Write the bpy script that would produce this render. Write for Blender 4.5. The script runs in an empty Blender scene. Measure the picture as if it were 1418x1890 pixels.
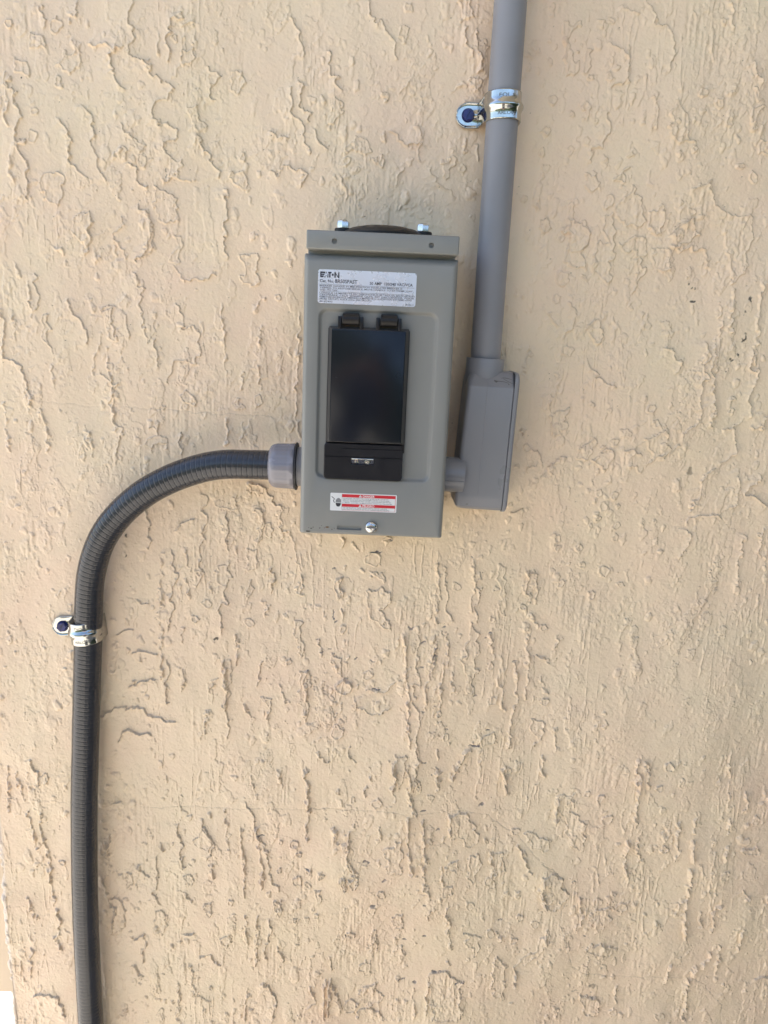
import bpy, bmesh, math
import numpy as np
from mathutils import Vector, Matrix
from math import pi, sin, cos, radians

S = bpy.context.scene
COL = S.collection
# ---------------------------------------------------------------- camera
cam_d = bpy.data.cameras.new('camera')
cam_d.sensor_fit = 'VERTICAL'
cam_d.sensor_height = 36.0
cam_d.lens = 36.0 * 1400.0 / 1890.0
cam_d.clip_start = 0.02
cam_d.clip_end = 500
cam = bpy.data.objects.new('camera', cam_d)
COL.objects.link(cam)
Rm = Matrix([[0.9991027, -0.0387995, -0.0169847], [-0.007725, 0.227357, -0.9737808], [0.0416438, 0.9730382, 0.2268532]])
cam.matrix_world = Matrix.Translation((0, -.715, 1.5)) @ Rm.to_4x4()
S.camera = cam
# ---------------------------------------------------------------- daylight: sun behind the wall to the left, open shade in front
SUN_EL, SUN_AZ = 52.0, -38.0          # azimuth measured from +Y (behind the wall) towards +X
w = bpy.data.worlds.new("World"); S.world = w; w.use_nodes = True
nt = w.node_tree
bg = nt.nodes['Background']
sky = nt.nodes.new('ShaderNodeTexSky'); sky.sky_type = 'NISHITA'; sky.sun_disc = False
sky.sun_elevation = radians(SUN_EL); sky.sun_rotation = radians(SUN_AZ)
sky.dust_density = 1.5
nt.links.new(sky.outputs[0], bg.inputs[0])
bg.inputs[1].default_value = 0.11
sl = bpy.data.lights.new('sun', 'SUN'); sl.energy = 4.5; sl.angle = radians(.5); sl.color = (1, .95, .87)
so = bpy.data.objects.new('sun', sl); COL.objects.link(so)
sd = Vector((sin(radians(SUN_AZ)) * cos(radians(SUN_EL)), cos(radians(SUN_AZ)) * cos(radians(SUN_EL)), sin(radians(SUN_EL))))
so.rotation_euler = sd.to_track_quat('Z', 'Y').to_euler()
S.view_settings.view_transform = 'Standard'
S.view_settings.look = 'None'
S.view_settings.gamma = 1
S.view_settings.use_curve_mapping = False
S.view_settings.exposure = 2.12

# ---------------------------------------------------------------- helpers
def tag(o, label=None, cat=None, group=None, kind=None):
    if label: o['label'] = label
    if cat: o['category'] = cat
    if group: o['group'] = group
    if kind: o['kind'] = kind
    return o

def empty(name, loc):
    o = bpy.data.objects.new(name, None); COL.objects.link(o); o.location = loc
    o.empty_display_size = .02
    return o

def link(name, me, mat, parent=None, smooth=None):
    o = bpy.data.objects.new(name, me); COL.objects.link(o)
    if mat is not None:
        me.materials.clear(); me.materials.append(mat)
    if parent is not None:
        o.parent = parent
        # every mesh is written in world metres; keep it there
        base = Vector((0, 0, 0)); p = parent
        while p is not None:
            base += p.location; p = p.parent
        o.location = -base
    if smooth is not None:
        me.polygons.foreach_set('use_smooth', [True] * len(me.polygons))
        me.set_sharp_from_angle(angle=radians(smooth))
    return o

def from_bm(name, bm, mat, parent=None, smooth=35):
    bmesh.ops.recalc_face_normals(bm, faces=bm.faces)
    me = bpy.data.meshes.new(name); bm.to_mesh(me); bm.free()
    return link(name, me, mat, parent, smooth)

MM = .001
def bm_box(bm, x0, x1, y0, y1, z0, z1, bev=0, seg=2):
    """box in millimetres"""
    r = bmesh.ops.create_cube(bm, size=1)
    vs = r['verts']
    for v in vs:
        v.co = Vector(((x0 + x1) / 2 + v.co.x * (x1 - x0), (y0 + y1) / 2 + v.co.y * (y1 - y0), (z0 + z1) / 2 + v.co.z * (z1 - z0))) * MM
    if bev:
        es = list({e for v in vs for e in v.link_edges})
        bmesh.ops.bevel(bm, geom=es, offset=bev * MM, segments=seg, profile=.5, affect='EDGES')
def rrect(x0, x1, z0, z1, r, n=6):
    pts = []
    for cx, cz, a0 in ((x1 - r, z1 - r, 0), (x0 + r, z1 - r, 90), (x0 + r, z0 + r, 180), (x1 - r, z0 + r, 270)):
        for i in range(n + 1):
            a = radians(a0 + 90 * i / n)
            pts.append((cx + r * cos(a), cz + r * sin(a)))
    return pts
def bm_loops(bm, loops, cap0=True, cap1=True, off=(0, 0, 0)):
    """loops: list of (list of (x,z), y) in mm, all the same length"""
    rings = [[bm.verts.new(((x + off[0]) * MM, (y + off[1]) * MM, (z + off[2]) * MM)) for x, z in pts] for pts, y in loops]
    n = len(rings[0])
    for a, b in zip(rings, rings[1:]):
        for i in range(n):
            bm.faces.new((a[i], a[(i + 1) % n], b[(i + 1) % n], b[i]))
    if cap0: bm.faces.new(rings[0])
    if cap1: bm.faces.new(rings[-1])
def bm_lathe(bm, prof, c, axis='Z', n=48, mod=None, phase=0):
    """prof: list of (r, h) mm, revolved about axis through c (mm)"""
    rings = []
    for r, h in prof:
        ring = []
        for i in range(n):
            a = 2 * pi * i / n + phase
            rr = r * (mod(a, h) if mod else 1)
            u, v = rr * cos(a), rr * sin(a)
            p = {'Z': (c[0] + u, c[1] + v, c[2] + h), 'X': (c[0] + h, c[1] + u, c[2] + v), 'Y': (c[0] + u, c[1] + h, c[2] + v)}[axis]
            ring.append(bm.verts.new(Vector(p) * MM))
        rings.append(ring)
    for a, b in zip(rings, rings[1:]):
        for i in range(n):
            bm.faces.new((a[i], a[(i + 1) % n], b[(i + 1) % n], b[i]))
    bm.faces.new(rings[0]); bm.faces.new(rings[-1])
def boolean_cut(o, cutter_bm):
    me = bpy.data.meshes.new('cut'); bmesh.ops.recalc_face_normals(cutter_bm, faces=cutter_bm.faces)
    cutter_bm.to_mesh(me); cutter_bm.free()
    c = bpy.data.objects.new('cut', me); COL.objects.link(c)
    c.location = o.location
    if o.parent: c.parent = o.parent
    m = o.modifiers.new('b', 'BOOLEAN'); m.operation = 'DIFFERENCE'; m.object = c; m.solver = 'EXACT'
    bpy.context.view_layer.update()
    dg = bpy.context.evaluated_depsgraph_get()
    nm = bpy.data.meshes.new_from_object(o.evaluated_get(dg))
    o.modifiers.clear(); o.data = nm
    bpy.data.objects.remove(c)
    nm.polygons.foreach_set('use_smooth', [True] * len(nm.polygons)); nm.set_sharp_from_angle(angle=radians(30))

# ---------------------------------------------------------------- materials
def mat(name, col, rough=.5, metal=0, spec=.5, coat=0, bump=None, var=None, grime=None):
    """bump: (scale, strength, distance); var: (scale, amount) value mottling; grime: (scale, lo, hi, colour)"""
    m = bpy.data.materials.new(name); m.use_nodes = True
    t = m.node_tree; N = t.nodes; b = N['Principled BSDF']
    b.inputs['Base Color'].default_value = (*col, 1); b.inputs['Roughness'].default_value = rough
    b.inputs['Metallic'].default_value = metal; b.inputs['Specular IOR Level'].default_value = spec
    b.inputs['Coat Weight'].default_value = coat
    tc = N.new('ShaderNodeTexCoord')
    src = None
    if var:
        n = N.new('ShaderNodeTexNoise'); n.inputs['Scale'].default_value = var[0]; n.inputs['Detail'].default_value = 5
        t.links.new(tc.outputs['Object'], n.inputs['Vector'])
        mr = N.new('ShaderNodeMapRange'); mr.inputs['From Min'].default_value = .3; mr.inputs['From Max'].default_value = .7
        mr.inputs['To Min'].default_value = 1 - var[1]; mr.inputs['To Max'].default_value = 1 + var[1]
        t.links.new(n.outputs[0], mr.inputs[0])
        mx = N.new('ShaderNodeVectorMath'); mx.operation = 'SCALE'; mx.inputs[0].default_value = col
        t.links.new(mr.outputs[0], mx.inputs['Scale'])
        src = mx.outputs[0]
        rr = N.new('ShaderNodeMapRange'); rr.inputs['From Min'].default_value = .3; rr.inputs['From Max'].default_value = .7
        rr.inputs['To Min'].default_value = rough * .85; rr.inputs['To Max'].default_value = min(1, rough * 1.2)
        n2 = N.new('ShaderNodeTexNoise'); n2.inputs['Scale'].default_value = var[0] * 2.7; n2.inputs['Detail'].default_value = 4
        t.links.new(tc.outputs['Object'], n2.inputs['Vector']); t.links.new(n2.outputs[0], rr.inputs[0])
        t.links.new(rr.outputs[0], b.inputs['Roughness'])
    if grime:
        n = N.new('ShaderNodeTexNoise'); n.inputs['Scale'].default_value = grime[0]; n.inputs['Detail'].default_value = 8
        n.inputs['Roughness'].default_value = .65
        t.links.new(tc.outputs['Object'], n.inputs['Vector'])
        mr = N.new('ShaderNodeMapRange'); mr.inputs['From Min'].default_value = grime[1]; mr.inputs['From Max'].default_value = grime[2]
        t.links.new(n.outputs[0], mr.inputs[0])
        mix = N.new('ShaderNodeMix'); mix.data_type = 'RGBA'
        if src: t.links.new(src, mix.inputs['A'])
        else: mix.inputs['A'].default_value = (*col, 1)
        mix.inputs['B'].default_value = (*grime[3], 1)
        t.links.new(mr.outputs[0], mix.inputs['Factor'])
        src = mix.outputs['Result']
    if src: t.links.new(src, b.inputs['Base Color'])
    if bump:
        n = N.new('ShaderNodeTexNoise'); n.inputs['Scale'].default_value = bump[0]; n.inputs['Detail'].default_value = 4
        t.links.new(tc.outputs['Object'], n.inputs['Vector'])
        bp = N.new('ShaderNodeBump'); bp.inputs['Strength'].default_value = bump[1]; bp.inputs['Distance'].default_value = bump[2]
        t.links.new(n.outputs[0], bp.inputs['Height']); t.links.new(bp.outputs[0], b.inputs['Normal'])
    return m

M = {}
M['box'] = mat('grey_enamel', (.208, .208, .196), .38, spec=.45, bump=(900, .12, .0004), var=(14, .035), grime=(160, .735, .80, (.10, .09, .07)))
M['pvc'] = mat('grey_pvc', (.222, .219, .232), .40, spec=.45, bump=(500, .08, .0004), var=(18, .05))
M['fit'] = mat('grey_fitting', (.212, .210, .222), .32, spec=.5, var=(6, .025))
M['nut'] = mat('nut_plastic', (.205, .195, .215), .24, spec=.5, var=(30, .05), bump=(300, .06, .0004))
M['hose'] = mat('hose_vinyl', (.029, .030, .036), .19, spec=.45, var=(24, .12), bump=(700, .1, .0003))
M['black'] = mat('black_plastic', (.009, .009, .012), .38, spec=.28, var=(40, .15), bump=(600, .08, .0003))
M['blackm'] = mat('black_hinge', (.009, .008, .008), .36, spec=.35)
M['dkgrey'] = mat('grey_gasket', (.05, .05, .055), .5)
M['rubber'] = mat('black_rubber', (.008, .008, .009), .5, var=(60, .2))
M['smoke'] = mat('smoked_window', (.0065, .0082, .0135), .22, spec=.27, var=(16, .3), grime=(420, .72, .74, (.10, .11, .12)))
M['edge'] = mat('window_edge', (.05, .047, .045), .3)
M['zinc'] = mat('zinc_plate', (.42, .425, .41), .15, metal=1, var=(150, .10), bump=(260, .10, .0006))
M['chrome'] = mat('bright_plate', (.52, .52, .51), .24, metal=1, bump=(400, .05, .0004))
M['blue'] = mat('blue_screw', (.012, .018, .11), .33, spec=.5, var=(200, .3))
M['label'] = mat('silver_label', (.60, .65, .75), .28, metal=.4, spec=.6, var=(60, .06), bump=(90, .12, .0005), grime=(300, .70, .78, (.85, .88, .92)))
M['white'] = mat('white_label', (.66, .66, .66), .35, var=(60, .04), bump=(90, .1, .0005))
M['red'] = mat('red_print', (.50, .018, .03), .35, var=(50, .12))
M['ink'] = mat('black_ink', (.02, .02, .03), .5)
M['inkw'] = mat('white_ink', (.75, .70, .68), .5)
M['inkg'] = mat('stamped_mark', (.09, .09, .085), .5)
M['dirt'] = mat('dirt_mark', (.05, .045, .035), .8)
M['rust'] = mat('rust_mark', (.14, .075, .03), .8)
M['ground'] = mat('pale_concrete', (.50, .46, .40), .85, bump=(60, .3, .004), var=(2.5, .12), grime=(9, .6, .75, (.32, .29, .25)))
M['ceil'] = mat('added_ceiling_paint', (.60, .56, .50), .8, bump=(50, .3, .003), var=(3, .05))
M['trim'] = mat('trim_paint', (.70, .55, .40), .45, bump=(120, .15, .0008), var=(8, .04))

# ---------------------------------------------------------------- the stucco wall (trowelled relief, heights in mm)
def build_wall():
    rng = np.random.default_rng(11)
    st = .66
    X0, X1, Z0, Z1 = -383.5, 560., 690., 1830.
    nx, nz = int((X1 - X0) / st) + 1, int((Z1 - Z0) / st) + 1
    PX, PZ = 1440, 1750
    fx = np.fft.rfftfreq(PX, st)[None, :]; fz = np.fft.fftfreq(PZ, st)[:, None]
    def gn(lx, lz):
        a = rng.standard_normal((PZ, PX))
        F = np.fft.rfft2(a) * np.exp(-2 * (pi ** 2) * ((fx * lx) ** 2 + (fz * lz) ** 2) * .25)
        g = np.fft.irfft2(F, s=(PZ, PX))[:nz, :nx]
        g = g - g.mean()
        return (g / g.std()).astype(np.float32)
    sm = lambda x: np.clip(x, 0, 1) ** 2 * (3 - 2 * np.clip(x, 0, 1))
    xs = X0 + st * np.arange(nx); zs = Z0 + st * np.arange(nz)
    GX, GZ = np.meshgrid(xs, zs)
    H = (.9 * gn(90, 130) + .26 * gn(28, 50) + .07 * gn(9, 16)).astype(np.float32)
    rough = .5 * gn(1.6, 2.6) + .35 * gn(3.2, 6) + .2 * gn(.9, 1.1)
    stroke = gn(1.6, 22)
    wxn = 1.0 * gn(4, 4) + .55 * gn(1.7, 1.7); wzn = 1.0 * gn(4, 4) + .55 * gn(1.7, 1.7)
    wx2 = 1.5 * gn(8, 8); wz2 = 1.5 * gn(8, 8)
    bead = gn(2.6, 3.6)
    slow = gn(30, 45)
    # scattered random trowel plates
    F = gn(9, 24) + .45 * gn(4.5, 9) + .22 * gn(2, 3) + .10 * gn(1, 1)
    zone = .75 * sm(.30 + .55 * gn(45, 65))
    for t, hh in ((1.15, .55), (2.0, .4)):
        P = sm((F - t) / .07)
        lip = np.exp(-((F - t - .07) / .08) ** 2)
        H += hh * zone * (P * (.75 + .35 * np.clip(slow, -1, 1)) + .7 * lip) + .12 * P * rough * zone
    F = gn(7, 17) + .4 * gn(3, 6) + .2 * gn(1.6, 2)
    P = sm((-F - 1.35) / .12)
    H += .30 * (1 - zone) * P + .10 * P * rough
    # crusty small squiggles: broken edges of thin trowel skips
    F = gn(3.4, 5.5) + .5 * gn(1.8, 2.4) + .2 * gn(1, 1)
    zn = sm((gn(16, 30) + .05) / .7) * (1 - .45 * sm((1350 - GZ) / 200))
    P = sm((F - .85) / .16)
    H += zn * (.20 * P + .20 * np.exp(-((F - .95) / .11) ** 2))
    F = gn(5.5, 9) + .4 * gn(2.2, 3) + .15 * gn(1, 1)
    H += .20 * (1 - .4 * sm((1350 - GZ) / 200)) * sm((gn(25, 35) + .3) / .6) * np.exp(-((np.abs(F) - 1.25) / .10) ** 2)
    # ropey vertical drags
    G = np.abs(gn(4.5, 60) + .12 * gn(2, 4))
    msk = sm((gn(26, 60) - .75) / .5)
    H += .50 * np.exp(-(G / .13) ** 2) * msk * (.7 + .5 * np.clip(bead, -1, 2))
    # rough scoured patches
    msk2 = sm((gn(20, 40) - .8) / .6)
    H += msk2 * (.10 * rough + .07 * stroke)
    H += .03 * gn(.9, .9) + .025 * gn(2.2, 2.2) + .012 * stroke * sm(gn(30, 40) + .3)
    # small scattered bumps
    def stamp(cx, cz, r, fn):
        i0, i1 = int((cx - r - X0) / st), int((cx + r - X0) / st) + 2
        j0, j1 = int((cz - r - Z0) / st), int((cz + r - Z0) / st) + 2
        i0, j0 = max(i0, 0), max(j0, 0); i1, j1 = min(i1, nx), min(j1, nz)
        if i1 <= i0 or j1 <= j0: return
        sl_ = (slice(j0, j1), slice(i0, i1))
        fn(sl_, GX[sl_] + .8 * wxn[sl_] - cx, GZ[sl_] + .8 * wzn[sl_] - cz)
    dens = gn(30, 45)
    k = 0
    while k < 2300:
        cx, cz = rng.uniform(X0, X1), rng.uniform(Z0, Z1)
        i, j = int((cx - X0) / st), int((cz - Z0) / st)
        if dens[j, i] < rng.normal(.35, .6): continue
        r = .7 + rng.gamma(2, .55); el = rng.uniform(1, 2.0); h = rng.uniform(.25, .8) * min(1, r / 2)
        def f(s_, dx, dz, r=r, el=el, h=h):
            q = np.sqrt(dx ** 2 + (dz / el) ** 2) / r
            H[s_] += h * sm((1.15 - q) / .55)
        stamp(cx, cz, 3 * r * el, f); k += 1
    # traced relief of this wall
    A = np.zeros((nz, nx, 3), np.float32)      # masks: dark stain, grey bare spot, crack
    def seg_dist(px, pz, pts):
        best = np.full(px.shape, 1e9); side = np.zeros(px.shape); fade = np.ones(px.shape)
        n = len(pts) - 1
        for k in range(n):
            (ax, az), (bx, bz) = pts[k], pts[k + 1]
            dx, dz = bx - ax, bz - az; L2 = dx * dx + dz * dz + 1e-6
            t = ((px - ax) * dx + (pz - az) * dz) / L2
            tc = np.clip(t, 0, 1)
            d = np.hypot(px - ax - tc * dx, pz - az - tc * dz)
            cr = (dx * (pz - az) - dz * (px - ax))
            L = math.sqrt(L2)
            fd = np.ones(px.shape)
            if k == 0: fd = np.where(t < 0, np.exp(t * L / 1.5), fd)
            if k == n - 1: fd = np.where(t > 1, np.exp(-(t - 1) * L / 1.5), fd)
            m = d < best - 1e-9
            best = np.where(m, d, best); side = np.where(m, np.sign(cr), side); fade = np.where(m, fd, fade)
        return best, side, fade
    DIR = {'w': (-1, 0), 'e': (1, 0), 'n': (0, 1), 's': (0, -1)}
    for ln in FEAT.strip().splitlines():
        a = ln.split(); kd = a[0]
        if kd in 'OKGM':
            v = [float(t) for t in a[1:]]
            if kd == 'O':
                r = v[2]
                h = rng.uniform(.55, .95)
                def f(s_, dx, dz, r=r, h=h):
                    q = np.hypot(dx, dz * .92)
                    sdn = r - q
                    H[s_] += h * (.5 * sm((sdn + .3) / .6) + .7 * np.exp(-((sdn - .55) / .5) ** 2)) + .10 * rough[s_] * sm(sdn)
                stamp(v[0], v[1], r + 4, f)
            else:
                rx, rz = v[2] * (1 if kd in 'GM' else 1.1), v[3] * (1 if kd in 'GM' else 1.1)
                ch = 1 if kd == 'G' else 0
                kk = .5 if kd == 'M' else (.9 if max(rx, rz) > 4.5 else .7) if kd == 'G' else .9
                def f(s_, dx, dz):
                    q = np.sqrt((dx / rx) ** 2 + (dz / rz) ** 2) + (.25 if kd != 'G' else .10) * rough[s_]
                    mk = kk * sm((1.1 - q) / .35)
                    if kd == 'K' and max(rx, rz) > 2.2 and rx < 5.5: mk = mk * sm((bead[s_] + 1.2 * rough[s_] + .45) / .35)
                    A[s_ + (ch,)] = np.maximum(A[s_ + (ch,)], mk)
                    if kd == 'G': H[s_] -= .5 * sm((1.1 - q) / .5)
                stamp(v[0], v[1], max(rx, rz) + 3, f)
            continue
        pts = [tuple(float(q) for q in p.split(',')) for p in a[2:]]
        px_, pz_ = [p[0] for p in pts], [p[1] for p in pts]
        mg = 16 if kd == 'E' else 6
        i0, i1 = max(int((min(px_) - mg - X0) / st), 0), min(int((max(px_) + mg - X0) / st) + 1, nx)
        j0, j1 = max(int((min(pz_) - mg - Z0) / st), 0), min(int((max(pz_) + mg - Z0) / st) + 1, nz)
        if i1 <= i0 or j1 <= j0: continue
        s_ = (slice(j0, j1), slice(i0, i1))
        wk = 1.0 if kd in 'EPR' else .45
        gx, gz = GX[s_] + wk * wxn[s_], GZ[s_] + wk * wzn[s_]
        if kd in 'PE': gx = gx + wx2[s_]; gz = gz + wz2[s_]
        if kd == 'P':
            d, _, _ = seg_dist(gx, gz, pts + [pts[0]])
            ins = np.zeros(gx.shape, bool)
            n = len(pts)
            for k in range(n):
                (ax, az), (bx, bz) = pts[k], pts[(k + 1) % n]
                if az == bz: continue
                c = ((az > gz) != (bz > gz)) & (gx < (bx - ax) * (gz - az) / (bz - az) + ax)
                ins ^= c
            sdn = np.where(ins, d, -d)
            h = rng.uniform(.75, 1.1)
            H[s_] += h * (.55 * sm((sdn + .3) / .6) + .6 * np.exp(-((sdn - .6) / .55) ** 2)) + .14 * rough[s_] * sm(sdn / 2) + .06 * stroke[s_] * sm(sdn / 2)
        elif kd == 'E':
            d, sg, fd = seg_dist(gx, gz, pts)
            dv = DIR[a[1]]; acc = 0
            for (ax, az), (bx, bz) in zip(pts, pts[1:]):
                acc += (bx - ax) * dv[1] - (bz - az) * dv[0]
            sdn = d * sg * (1 if acc > 0 else -1)
            h = rng.uniform(.8, 1.15)
            dec = rng.uniform(4.5, 9)
            H[s_] += fd * h * (.75 * sm((sdn + .3) / .6) * np.exp(-np.maximum(sdn, 0) / dec) + .65 * np.exp(-((sdn - .6) / .55) ** 2))
        elif kd == 'R':
            d, sg, fd = seg_dist(gx, gz, pts)
            k = 1. if a[1] == '-' else float(a[1])
            wd = .95 * (.6 + .4 * k) * (1 + .28 * np.clip(bead[s_], -1.5, 1.5))
            H[s_] += fd * 1.15 * k * np.exp(-(d / wd) ** 2) * (1 + .15 * sm((1350 - GZ[s_]) / 200)) * (.85 + .35 * np.clip(bead[s_], -1.2, 1.5))
        else:
            d, sg, fd = seg_dist(gx, gz, pts)
            wd = .38 if kd == 'C' else .42
            kk = .26 if kd == 'C' else .62
            kk = kk * sm(.75 + .5 * slow[s_] * .4 + .25 * bead[s_])
            A[s_ + (2,)] = np.maximum(A[s_ + (2,)], fd * kk * np.exp(-(d / wd) ** 2))
            H[s_] -= .12 * fd * np.exp(-(d / .6) ** 2)
    # pinholes and specks
    for k in range(420):
        cx, cz = rng.uniform(X0, X1), rng.uniform(Z0, Z1)
        i, j = int((cx - X0) / st), int((cz - Z0) / st)
        if 1 < i < nx - 2 and 1 < j < nz - 2:
            A[j, i, 0] = max(A[j, i, 0], rng.uniform(.35, 1)); H[j, i] -= .3
            if rng.random() < .2: A[j, i + 1, 0] = .5
    amp = 1.58 + .5 * sm((1330 - GZ) / 260) + .35 * sm((GX - 60) / 260)
    H = (amp * H).astype(np.float32)
    # rounded outside corner on the left: extra columns that turn back into the wall
    R_, nb = 4.0, 9
    cols = []
    for k in range(nb):
        a = (pi / 2) * (1 - k / nb)
        cols.append((X0 - R_ * sin(a), R_ - R_ * cos(a), a))
    edge = [(X0 - R_, 60., pi / 2), (X0 - R_, 25., pi / 2)] + cols
    ne = len(edge)
    EX = np.zeros((nz, ne)); EY = np.zeros((nz, ne)); EZ = np.repeat(zs[:, None], ne, 1)
    lump = 1.0 * bead[:, 5:5 + 1] + .5 * rough[:, 9:10]
    for k, (ex, ey, an) in enumerate(edge):
        hh = H[:, 0] * (1 - an / (pi / 2)) + (.35 * lump[:, 0] + .25 * rough[:, 3 + k])
        EX[:, k] = ex - hh * sin(an); EY[:, k] = ey - hh * cos(an)
    VX = np.concatenate([EX, GX], 1); VY = np.concatenate([EY, -H], 1); VZ = np.concatenate([EZ, GZ], 1)
    NX = nx + ne
    co = np.stack([VX, VY, VZ], -1).reshape(-1, 3) * MM
    idx = np.arange(NX * nz).reshape(nz, NX)
    q = np.stack([idx[:-1, :-1], idx[:-1, 1:], idx[1:, 1:], idx[1:, :-1]], -1).reshape(-1, 4)
    corner = np.concatenate([np.ones((nz, ne)), np.clip(1 - (GX - X0) / 2.2, 0, 1)], 1).reshape(-1)
    Am = np.concatenate([np.zeros((nz, ne, 3), np.float32), A], 1).reshape(-1, 3)
    # the plain sheet around the detailed region, back, sides
    b = len(co)
    xl, xr, top, bot, back = X0 - R_, 3000., 2700., 0., 180.
    ex = [(X0, 0, bot), (X1, 0, bot), (xr, 0, bot), (X0, 0, Z0), (X1, 0, Z0), (xr, 0, Z0),
          (X0, 0, Z1), (X1, 0, Z1), (xr, 0, Z1), (X0, 0, top), (X1, 0, top), (xr, 0, top),
          (xl, 0, bot), (xl, 0, Z0), (xl, 0, Z1), (xl, 0, top), (xl, back, bot), (xl, back, top), (xr, back, bot), (xr, back, top),
          (xl, 60, Z0), (xl, 60, Z1), (xl, back, Z0), (xl, back, Z1), (1700., 0, bot), (1700., 0, top)]
    g = lambda *a: [b + i for i in a]
    fq = [g(24, 2, 11, 25), g(12, 0, 3, 13), g(14, 6, 9, 15),
          g(2, 18, 19, 11), g(18, 16, 17, 19), g(15, 17, 19, 11), g(16, 12, 13, 22), g(23, 14, 15, 17), g(22, 20, 21, 23)]
    co = np.concatenate([co, np.array(ex) * MM]); nv = len(co)
    # the same trowelling carried on over the rest of the wall, on a coarser grid
    X1e, Z1e = xs[-1], zs[-1]
    def refl(i, n):
        i = np.abs(i) % (2 * (n - 1)); return np.where(i >= n, 2 * (n - 1) - i, i)
    def coarse(xa, xb, za, zb, stp=2.6):
        cx = np.linspace(xa, xb, int((xb - xa) / stp) + 1); cz = np.linspace(za, zb, int((zb - za) / stp) + 1)
        ii = refl(np.rint((cx - X0) / st).astype(int), nx); jj = refl(np.rint((cz - Z0) / st).astype(int), nz)
        h = H[np.ix_(jj, ii)] * sm((xr - 5 - cx[None, :]) / 60) * sm((cz[:, None] - 2) / 20) * sm((top - 2 - cz[:, None]) / 20)
        a, c_ = np.meshgrid(cx, cz)
        v = np.stack([a, -h, c_], -1).reshape(-1, 3) * MM
        k = np.arange(len(v)).reshape(len(cz), len(cx))
        return v, np.stack([k[:-1, :-1], k[:-1, 1:], k[1:, 1:], k[1:, :-1]], -1).reshape(-1, 4)
    extra_q = []
    for args in ((X0, 1700., bot, Z0), (X0, 1700., Z1e, top), (X1e, 1700., Z0, Z1e)):
        v, qq = coarse(*args); extra_q.append(qq + len(co)); co = np.concatenate([co, v])
    nv = len(co)
    # the left return face sits 60 mm in, closing behind the rounded corner
    co[b + 16:b + 18, 1] = back * MM
    q = np.concatenate([q, np.array(fq)] + extra_q)
    me = bpy.data.meshes.new('stucco_wall')
    me.vertices.add(nv); me.vertices.foreach_set('co', co.astype(np.float32).ravel())
    me.loops.add(len(q) * 4); me.loops.foreach_set('vertex_index', q.astype(np.int32).ravel())
    me.polygons.add(len(q)); me.polygons.foreach_set('loop_start', (np.arange(len(q)) * 4).astype(np.int32))
    me.polygons.foreach_set('use_smooth', np.ones(len(q), bool))
    me.update(calc_edges=True); me.validate()
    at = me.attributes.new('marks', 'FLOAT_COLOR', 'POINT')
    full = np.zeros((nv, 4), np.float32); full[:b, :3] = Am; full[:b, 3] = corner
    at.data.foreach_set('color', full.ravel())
    m = bpy.data.materials.new('stucco_paint'); m.use_nodes = True
    t = m.node_tree; N = t.nodes; L = t.links; bs = N['Principled BSDF']
    bs.inputs['Roughness'].default_value = .5; bs.inputs['Specular IOR Level'].default_value = .5
    tc = N.new('ShaderNodeTexCoord')
    def noise(sc, det=4, ro=.5, stretch=None):
        n = N.new('ShaderNodeTexNoise'); n.inputs['Scale'].default_value = sc; n.inputs['Detail'].default_value = det; n.inputs['Roughness'].default_value = ro
        if stretch:
            mp = N.new('ShaderNodeMapping'); mp.inputs['Scale'].default_value = stretch
            L.new(tc.outputs['Object'], mp.inputs['Vector']); L.new(mp.outputs[0], n.inputs['Vector'])
        else: L.new(tc.outputs['Object'], n.inputs['Vector'])
        return n.outputs[0]
    def rng_(src, a, b_, c=0, d=1):
        mr = N.new('ShaderNodeMapRange'); L.new(src, mr.inputs[0])
        for i, v in enumerate((a, b_, c, d)): mr.inputs[i + 1].default_value = v
        return mr.outputs[0]
    def mix(f, a, b_):
        mx = N.new('ShaderNodeMix'); mx.data_type = 'RGBA'; L.new(f, mx.inputs['Factor'])
        for s, v in (('A', a), ('B', b_)):
            if isinstance(v, tuple): mx.inputs[s].default_value = (*v, 1)
            else: L.new(v, mx.inputs[s])
        return mx.outputs['Result']
    att = N.new('ShaderNodeAttribute'); att.attribute_name = 'marks'
    sep = N.new('ShaderNodeSeparateColor'); L.new(att.outputs['Color'], sep.inputs[0])
    c = mix(rng_(noise(5, 3), .35, .65), WALL_A, WALL_B)
    c = mix(rng_(noise(17, 5, .6), .4, .72, 0, .55), c, WALL_C)
    c = mix(rng_(noise(3.2, 4, .6, (1, 1, .7)), .48, .72, 0, .5), c, WALL_D)
    c = mix(rng_(noise(420, 3, .6), .60, .75, 0, .25), c, (.57, .46, .32))
    c = mix(rng_(att.outputs['Alpha'], 0, 1, 0, .55), c, (.74, .66, .60))
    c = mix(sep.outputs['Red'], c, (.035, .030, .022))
    c = mix(sep.outputs['Green'], c, (.10, .10, .125))
    c = mix(sep.outputs['Blue'], c, (.13, .10, .08))
    L.new(c, bs.inputs['Base Color'])
    bp = N.new('ShaderNodeBump'); bp.inputs['Strength'].default_value = .35; bp.inputs['Distance'].default_value = .0006
    L.new(noise(700, 5, .6), bp.inputs['Height'])
    bp2 = N.new('ShaderNodeBump'); bp2.inputs['Strength'].default_value = .12; bp2.inputs['Distance'].default_value = .002
    L.new(noise(150, 3, .5), bp2.inputs['Height']); L.new(bp.outputs[0], bp2.inputs['Normal'])
    L.new(bp2.outputs[0], bs.inputs['Normal'])
    L.new(rng_(noise(40, 3), .3, .7, .34, .50), bs.inputs['Roughness'])
    me.materials.append(m)
    o = bpy.data.objects.new('stucco_wall', me); COL.objects.link(o)
    tag(o, 'cream painted stucco wall with trowelled ridges behind the grey breaker box', 'wall')
    return o
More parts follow.
